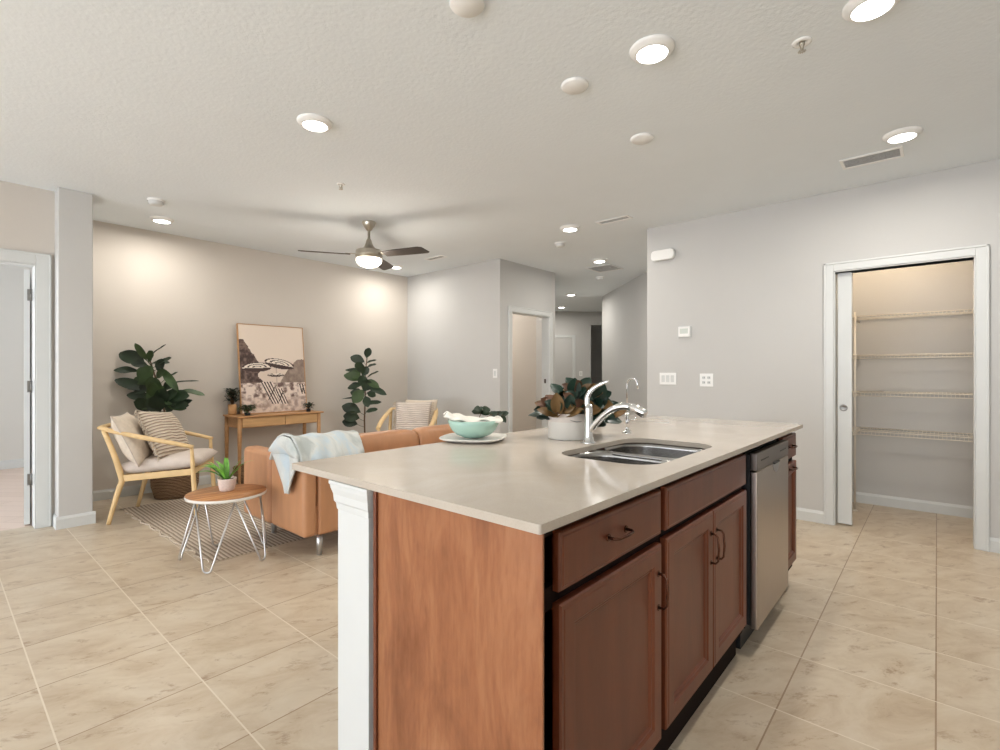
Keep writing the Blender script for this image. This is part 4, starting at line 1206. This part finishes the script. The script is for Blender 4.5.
# ---------------------------------------------------------------- console table and what stands on it
KX0, KX1, KY0, KY1, KZ = 2.16, 3.10, 5.56, 5.945, 0.745
t = thing('console_table', ((KX0 + KX1) / 2, (KY0 + KY1) / 2, 0), 'light oak console table with two drawers against the back wall', 'console table')
ko = Vector(((KX0 + KX1) / 2, (KY0 + KY1) / 2, 0))
MB().box(KX0 - 0.015, KX1 + 0.03, KY0 - 0.015, KY1, KZ - 0.018, KZ).build('tabletop', M['oak'], t, bevel=0.004, off=ko)
MB().box(KX0 + 0.02, KX1 - 0.02, KY0 + 0.022, KY1 - 0.02, KZ - 0.13, KZ - 0.019).build('apron', M['oak'], t, bevel=0.002, off=ko)
xm = (KX0 + KX1) / 2 + 0.04
for x0, x1 in ((KX0 + 0.045, xm - 0.003), (xm + 0.003, KX1 - 0.045)):
    MB().box(x0, x1, KY0 + 0.006, KY0 + 0.021, KZ - 0.122, KZ - 0.024).build('drawer', mat('oak_drawer', rgb(200, 160, 112), 0.5, var=0.1, vscale=5, vstretch=(1, 9, 9)), t, bevel=0.002, off=ko)
for x in (KX0 + 0.018, KX1 - 0.018):
    for y in (KY0 + 0.018, KY1 - 0.022):
        MB().lathe([(0, 0), (0.012, 0), (0.021, KZ - 0.25), (0.021, KZ - 0.0185), (0, KZ - 0.0185)], c=(x, y, 0), n=16).build('leg', M['oak'], t, off=ko)

# framed beach print
random.seed(11)
hsh = {}
def vn(x, y):
    xi, yi = math.floor(x), math.floor(y); fx_, fy_ = x - xi, y - yi
    def h(a, b):
        if (a, b) not in hsh: hsh[(a, b)] = random.random()
        return hsh[(a, b)]
    sx_, sy_ = fx_ * fx_ * (3 - 2 * fx_), fy_ * fy_ * (3 - 2 * fy_)
    return (h(xi, yi) * (1 - sx_) + h(xi + 1, yi) * sx_) * (1 - sy_) + (h(xi, yi + 1) * (1 - sx_) + h(xi + 1, yi + 1) * sx_) * sy_
def fbm(x, y): return 0.55 * vn(x, y) + 0.3 * vn(2.1 * x + 5, 2.1 * y) + 0.15 * vn(4.3 * x, 4.3 * y + 9)
CRM, DRK, MID, SAND = (224, 209, 194), (64, 46, 42), (122, 102, 92), (212, 192, 178)
def mixc(a, b_, f): return tuple(a[i] * (1 - f) + b_[i] * f for i in range(3))
def art(u, v):
    """u from the left, v from the top, 0..1"""
    c = CRM
    q = fbm(u * 14, v * 18)
    if v > 0.40 + 0.02 * q: c = mixc(CRM, SAND, 0.5)
    # left cliff
    edge_ = 0.06 + (v - 0.17) * 0.85 if v < 0.44 else 0.30 + 0.05 * math.sin(v * 30)
    if 0.17 < v < 0.72 and u < edge_ + 0.04 * (q - 0.5): c = mixc(MID, DRK, min(1, max(0, (fbm(u * 26, v * 30) - 0.28) * 2.4)))
    # right headland
    if u > 0.60 and v < 0.70:
        top_ = 0.66 - 0.27 * min(1, (u - 0.60) / 0.28) ** 0.8
        if v > top_ + 0.02 * (q - 0.5): c = mixc((168, 150, 136), (116, 98, 88), fbm(u * 22, v * 24))
        if v > 0.665 and v < 0.70: c = (92, 74, 66)
    if v > 0.66:
        q2 = fbm(u * 18 + 40, v * 26); c = mixc((226, 210, 198), (108, 86, 80), min(1, max(0, (q2 - 0.36) * 3.0)))
        if v > 0.83: c = mixc(c, SAND, 0.55)
    # parasol poles
    if abs(u - 0.545) < 0.008 and 0.45 < v < 0.74: c = (190, 172, 158)
    # parasols: domes with dark striped rim
    def dome(cx_, cy_, rx, ry, tl):
        uu = (u - cx_) / rx; vv = (v - cy_ - tl * uu) / ry
        if vv < 0 and uu * uu + vv * vv < 1:
            rr = math.sqrt(uu * uu + vv * vv)
            return (232, 220, 206) if (rr * 3.0) % 1.0 < 0.62 else DRK
        if abs(uu) < 1 and 0 <= vv < 0.85 * (1 - uu * uu) ** 0.5 + 0.08:
            return DRK if vv > 0.14 else (226, 212, 198)
        return None
    for a in ((0.53, 0.575, 0.13, 0.02, 0.0), (0.25, 0.485, 0.22, 0.055, -0.005), (0.60, 0.445, 0.235, 0.06, 0.03)):
        w = dome(*a)
        if w: c = w
    # striped deck chairs
    for (cx_, cy_, sl, wd, ht) in ((0.46, 0.78, 0.62, 0.09, 0.17), (0.60, 0.82, 0.55, 0.06, 0.12), (0.96, 0.74, 0.3, 0.06, 0.08)):
        vv = (v - cy_); uu = (u - cx_) - vv * sl
        if abs(vv) < ht * 0.75 and abs(uu) < wd: c = DRK if math.floor((uu + 1) * 46) % 2 == 0 else (230, 216, 204)
        uu2 = (u - cx_) + vv * sl * 1.2
        if abs(vv) < ht * 0.5 and abs(uu2) < 0.008: c = DRK
    return c
PW, PH = 0.765, 1.02
aw = thing('framed_print', (2.655, 5.80, KZ), 'sepia beach print with striped parasols in a thin wood frame on the console', 'picture')
tiltm = math.atan2(0.115, PH)
def pf(p):    # p.x across, p.y out from the wall, p.z up
    return Vector((p.x, -p.y * math.cos(tiltm) + p.z * math.sin(tiltm), p.z * math.cos(tiltm) + p.y * math.sin(tiltm)))
b = MB(); fw = 0.008
for x0, x1, z0, z1 in ((-PW / 2, -PW / 2 + fw, 0, PH), (PW / 2 - fw, PW / 2, 0, PH), (-PW / 2 + fw, PW / 2 - fw, 0, fw), (-PW / 2 + fw, PW / 2 - fw, PH - fw, PH)):
    b.box(x0, x1, 0, 0.032, z0, z1, fr=pf)
b.build('frame', M['oak'], aw, bevel=0.0015)
b = MB(); b.box(-PW / 2 + fw, PW / 2 - fw, 0.002, 0.022, fw, PH - fw, fr=pf); b.build('backing', M['cream_fabric'], aw)
NU, NV = 120, 160
b = MB()
lay = b.bm.loops.layers.float_color.new('print')
g = [[b.bm.verts.new(pf(Vector((-PW / 2 + fw + (PW - 2 * fw) * i / NU, 0.027, fw + (PH - 2 * fw) * (1 - j / NV))))) for j in range(NV + 1)] for i in range(NU + 1)]
for i in range(NU):
    for j in range(NV):
        f = b.bm.faces.new((g[i][j], g[i][j + 1], g[i + 1][j + 1], g[i + 1][j]))
        c = art((i + 0.5) / NU, (j + 0.5) / NV); c = rgb(*c)
        for l in f.loops: l[lay] = c
b.build('print', M['print'], aw, norm=False)

def small_plant(x, y, label, potm, r, h, leafm, n, spread, ph, seed, name='potted_plant'):
    t = thing(name, (x, y, KZ), label, 'plant')
    MB().lathe([(0, 0), (r * 0.85, 0), (r, h * 0.1), (r, h), (r * 0.9, h), (r * 0.9, h * 0.9), (0, h * 0.9)], n=28).build('pot', potm, t)
    b = MB(); bs = MB(); random.seed(seed)
    for k in range(n):
        a = random.uniform(0, 2 * PI); q = random.random() ** 0.7
        tip = Vector((math.cos(a) * spread * q, math.sin(a) * spread * q * 0.7, h + ph * random.uniform(0.25, 1)))
        if k % 5 == 0: bs.tube([(0, 0, h * 0.85), tip * 0.5 + Vector((0, 0, h * 0.5)), tip], 0.0015, 5)
        leaf(b, tip, (math.cos(a + random.uniform(-1, 1)), math.sin(a), random.uniform(-0.2, 0.8)), random.uniform(0.03, 0.05), random.uniform(0.018, 0.03), 0.3, n=4)
    bs.build('stems', M['bark'], t); b.build('leaves', leafm, t)
small_plant(2.205, 5.84, 'dark leafed plant in a tan pot at the left end of the console', M['tan_pot'], 0.042, 0.115, M['leaf_dark'], 230, 0.062, 0.17, 2)
small_plant(2.28, 5.63, 'low mid green plant in front of the frame on the console', M['black'], 0.03, 0.03, M['leaf_mid'], 170, 0.07, 0.08, 6)
small_plant(2.99, 5.65, 'tiny dark plant in front of the print at the right of the console', M['black'], 0.025, 0.035, M['leaf_dark'], 80, 0.04, 0.07, 9)
# basket under the console
t = thing('wicker_basket', (2.33, 5.74, 0), 'low brown wicker basket on the floor under the console', 'basket')
MB().lathe([(0, 0), (0.10, 0), (0.135, 0.05), (0.15, 0.12), (0.145, 0.17), (0.138, 0.17), (0.14, 0.12), (0.125, 0.05), (0.09, 0.012), (0, 0.012)], n=36).build('body', M['basket'], t)
MB().tube([(0.143 * math.cos(k * PI / 16), 0.143 * math.sin(k * PI / 16), 0.17) for k in range(32)], 0.008, 8, closed=True).build('rim', M['basket'], t)

# ---------------------------------------------------------------- fiddle leaf figs
def at_plane(pxx, pyy, X, Y):
    """world point under a photo pixel at the depth of a plant standing at X, Y (used to place leaves around its trunk)"""
    dep = X * FW.x + Y * FW.y
    return (pxx - 500) / F * dep - (X * RT.x + Y * RT.y), HC - (pyy - 373) / F * dep
def fig(name, X, Y, label, leaves, trunk, basket, seed):
    t = thing(name, (X, Y, 0), label, 'plant', 'tall fiddle leaf figs')
    r, h = basket
    MB().lathe([(0, 0), (r * 0.85, 0), (r, h * 0.35), (r * 1.02, h * 0.7), (r * 0.93, h), (r * 0.88, h), (r * 0.95, h * 0.7), (r * 0.9, h * 0.5), (0, h * 0.48)], n=40).build('basket', M['basket'], t)
    MB().lathe([(r * 0.86, h * 0.82), (r * 0.3, h * 0.86), (0, h * 0.86)], n=24).build('soil', M['soil'], t)
    MB().tube([Vector((0, 0, h * 0.5))] + [cv(*p) for p in trunk], [0.012] + [0.012 - 0.008 * k / len(trunk) for k in range(len(trunk))], 10).build('trunk', M['bark'], t)
    b = MB(); bs = MB(); random.seed(seed)
    def stem_at(z):
        for k in range(len(trunk) - 1):
            if trunk[k][2] <= z <= trunk[k + 1][2]:
                f = (z - trunk[k][2]) / (trunk[k + 1][2] - trunk[k][2]); return cv(*(trunk[k][i] * (1 - f) + trunk[k + 1][i] * f for i in range(3)))
        return cv(*trunk[-1]) if z > trunk[-1][2] else cv(*trunk[0])
    for (x0, y0, x1, y1, W, face, mi) in leaves:
        r0, z0 = at_plane(x0, y0, X, Y); r1, z1 = at_plane(x1, y1, X, Y)
        dr, dz = r1 - r0, z1 - z0
        L = math.hypot(dr, dz)
        dep = random.uniform(-0.25, 0.25) * L + (-0.35 * L if face > 0.6 else 0)
        d = cv(dr, dep, dz + 0.12 * L)
        # face = 1 blade turned to the viewer, 0 seen edge on
        face = max(face, 0.42)
        up = cv(0, -face, 1 - face * 0.75) if abs(dz) < abs(dr) * 1.3 else cv(0.25, -1, 0.15)
        base = cv(r0, -0.03 * (face > 0.5), z0)
        leaf(b, base, d, L * 1.06, W, 0.12, up=up, prof='fiddle', n=9, wav=0.05, fold=0.18, mi=mi)
        s0 = stem_at(z0 - 0.04)
        bs.tube([s0, (s0 + base) / 2 + Vector((0, 0, -0.005)), base + d.normalized() * 0.02], 0.0028, 6)
    bs.build('petioles', M['leaf_mid'], t)
    b.build('leaves', [M['leaf_dark'], M['leaf_mid']], t)
L1 = [(149, 361, 143, 341, 0.06, 1, 1), (148, 358, 166, 344, 0.04, 0.3, 0), (150, 362, 160, 350, 0.09, 0.9, 1), (147, 363, 126, 353, 0.13, 0.9, 0), (151, 363, 168, 363, 0.07, 0.4, 0), (160, 364, 176, 358, 0.06, 0.6, 0),
      (141, 371, 122, 370, 0.075, 0.7, 0), (154, 366, 146, 380, 0.15, 1, 1), (148, 390, 124, 378, 0.10, 0.8, 0), (150, 392, 130, 389, 0.05, 0.4, 0), (162, 367, 180, 389, 0.075, 0.8, 1), (163, 381, 178, 372, 0.05, 0.3, 0),
      (166, 384, 195, 381, 0.03, 0.1, 0), (170, 398, 198, 395, 0.12, 0.85, 0), (180, 390, 202, 395, 0.06, 0.5, 1), (172, 406, 202, 404, 0.09, 0.8, 0), (160, 395, 156, 375, 0.13, 1, 1), (158, 408, 162, 380, 0.16, 1, 1),
      (152, 404, 134, 402, 0.06, 0.5, 0), (155, 408, 142, 398, 0.13, 1, 1), (160, 410, 172, 386, 0.13, 1, 0), (150, 412, 146, 394, 0.12, 1, 0), (168, 412, 180, 398, 0.12, 1, 0), (162, 414, 154, 396, 0.12, 1, 0),
      (160, 412, 165, 392, 0.14, 1, 0), (156, 400, 166, 378, 0.11, 1, 1), (172, 410, 192, 400, 0.08, 0.6, 0),
      (150, 366, 136, 362, 0.08, 0.8, 0), (156, 386, 140, 392, 0.09, 0.9, 0), (164, 388, 178, 384, 0.09, 0.9, 0), (158, 378, 170, 370, 0.08, 0.9, 1), (152, 384, 138, 378, 0.09, 0.9, 1),
      (166, 400, 186, 390, 0.10, 0.9, 0), (168, 404, 190, 408, 0.09, 0.8, 1), (154, 398, 134, 394, 0.09, 0.9, 0), (160, 372, 166, 358, 0.08, 1, 0), (164, 394, 176, 402, 0.11, 1, 1)]
fig('fiddle_leaf_fig', 1.60, 5.64, 'fiddle leaf fig in a woven basket behind the left armchair', L1,
    [(0, 0, 0.2), (-0.04, 0, 0.6), (-0.13, 0, 0.92), (-0.19, 0, 1.15), (-0.25, 0, 1.34)], (0.20, 0.33), 3)
L2 = [(367, 358, 371, 347, 0.09, 1, 0), (365, 362, 352, 357, 0.11, 1, 0), (366, 363, 376, 360, 0.05, 0.3, 0), (367, 367, 376, 364, 0.06, 0.4, 0), (364, 368, 356, 364, 0.10, 1, 1), (364, 372, 345, 370, 0.07, 0.6, 0),
      (366, 378, 380, 371, 0.05, 0.3, 0), (364, 379, 346, 375, 0.12, 0.9, 1), (363, 384, 350, 388, 0.09, 0.8, 0), (366, 380, 380, 387, 0.09, 0.8, 1), (367, 386, 386, 394, 0.09, 0.7, 0), (364, 390, 356, 402, 0.14, 1, 1),
      (363, 398, 343, 399, 0.035, 0.2, 0), (365, 404, 382, 402, 0.07, 0.6, 0), (366, 412, 378, 409, 0.07, 0.6, 0), (361, 412, 344, 405, 0.14, 0.9, 0), (360, 418, 345, 414, 0.14, 1, 0), (358, 424, 344, 420, 0.12, 0.9, 0), (366, 396, 370, 406, 0.10, 1, 0), (363, 376, 369, 366, 0.10, 1, 0),
      (364, 391, 372, 380, 0.13, 1, 0), (361, 371, 354, 378, 0.12, 1, 1), (364, 394, 352, 392, 0.11, 0.8, 0), (365, 374, 358, 360, 0.10, 1, 0), (366, 388, 362, 374, 0.12, 1, 0), (368, 392, 378, 396, 0.09, 0.8, 0)]
fig('fiddle_leaf_fig', 3.71, 5.55, 'slender fiddle leaf fig on a bare stem behind the sofa', L2,
    [(0, 0, 0.2), (-0.01, 0, 0.6), (0.0, 0, 0.9), (0.0, 0, 1.2), (0.03, 0, 1.45)], (0.17, 0.28), 5)

# ---------------------------------------------------------------- pantry shelving
SHX, SHD = 5.34, 0.37
PYL = 0.535
zs = [1.70, 1.36, 1.035, 0.70]
names = ['topmost', 'second highest', 'second lowest', 'lowest']
for z, nm in zip(zs, names):
    t = thing('wire_shelf', (SHX, 0, z), nm + ' of the four white wire shelves in the pantry', 'shelf', 'pantry wire shelves')
    o0 = Vector((SHX, 0, z))
    b = MB()
    for (x, zz, r) in ((SHX, z, 0.003), (SHX, z - 0.028, 0.003), (5.70, z, 0.003), (5.52, z - 0.004, 0.0028)):
        b.tube([(x, -1.06, zz), (x, PYL, zz)], r * 1.4, 6)
    for (y, zz, r) in ((PYL + 0.005, z, 0.003), (PYL + 0.005, z - 0.028, 0.003), (0.94, z, 0.003)):
        b.tube([(4.90, y, zz), (5.70, y, zz)], r, 6)
    b.build('rails', M['wire_white'], t, off=o0)
    b = MB()
    y = -1.05
    while y < PYL:
        b.tube([(SHX, y, z - 0.028), (SHX, y, z + 0.002), (5.70, y, z + 0.002)], 0.0017, 4); y += 0.0254
    x = 4.91
    while x < 5.70:
        b.tube([(x, PYL + 0.005, z - 0.028), (x, PYL + 0.005, z + 0.002), (x, 0.94, z + 0.002)], 0.0017, 4); x += 0.0254
    b.build('wires', M['wire_white'], t, off=o0)
    b = MB()
    b.box(SHX - 0.012, SHX + 0.012, PYL - 0.006, PYL + 0.018, z - 0.036, z + 0.008)
    b.build('corner_clip', M['wire_white'], t, off=o0, bevel=0.003)
    for y in (-0.75, 0.0) if z == 0.70 else (-0.75,):
        pass
t = thing('shelf_pole', (SHX - 0.012, PYL + 0.005, 0), 'thin white vertical pole carrying the pantry shelf corners', 'pole')
MB().tube([(0, 0, 0.012), (0, 0, 1.735)], 0.0085, 12).build('tube', M['wire_white'], t)
MB().lathe([(0, 0), (0.02, 0), (0.02, 0.006), (0.011, 0.014), (0, 0.014)], n=18).build('foot', M['wire_white'], t)
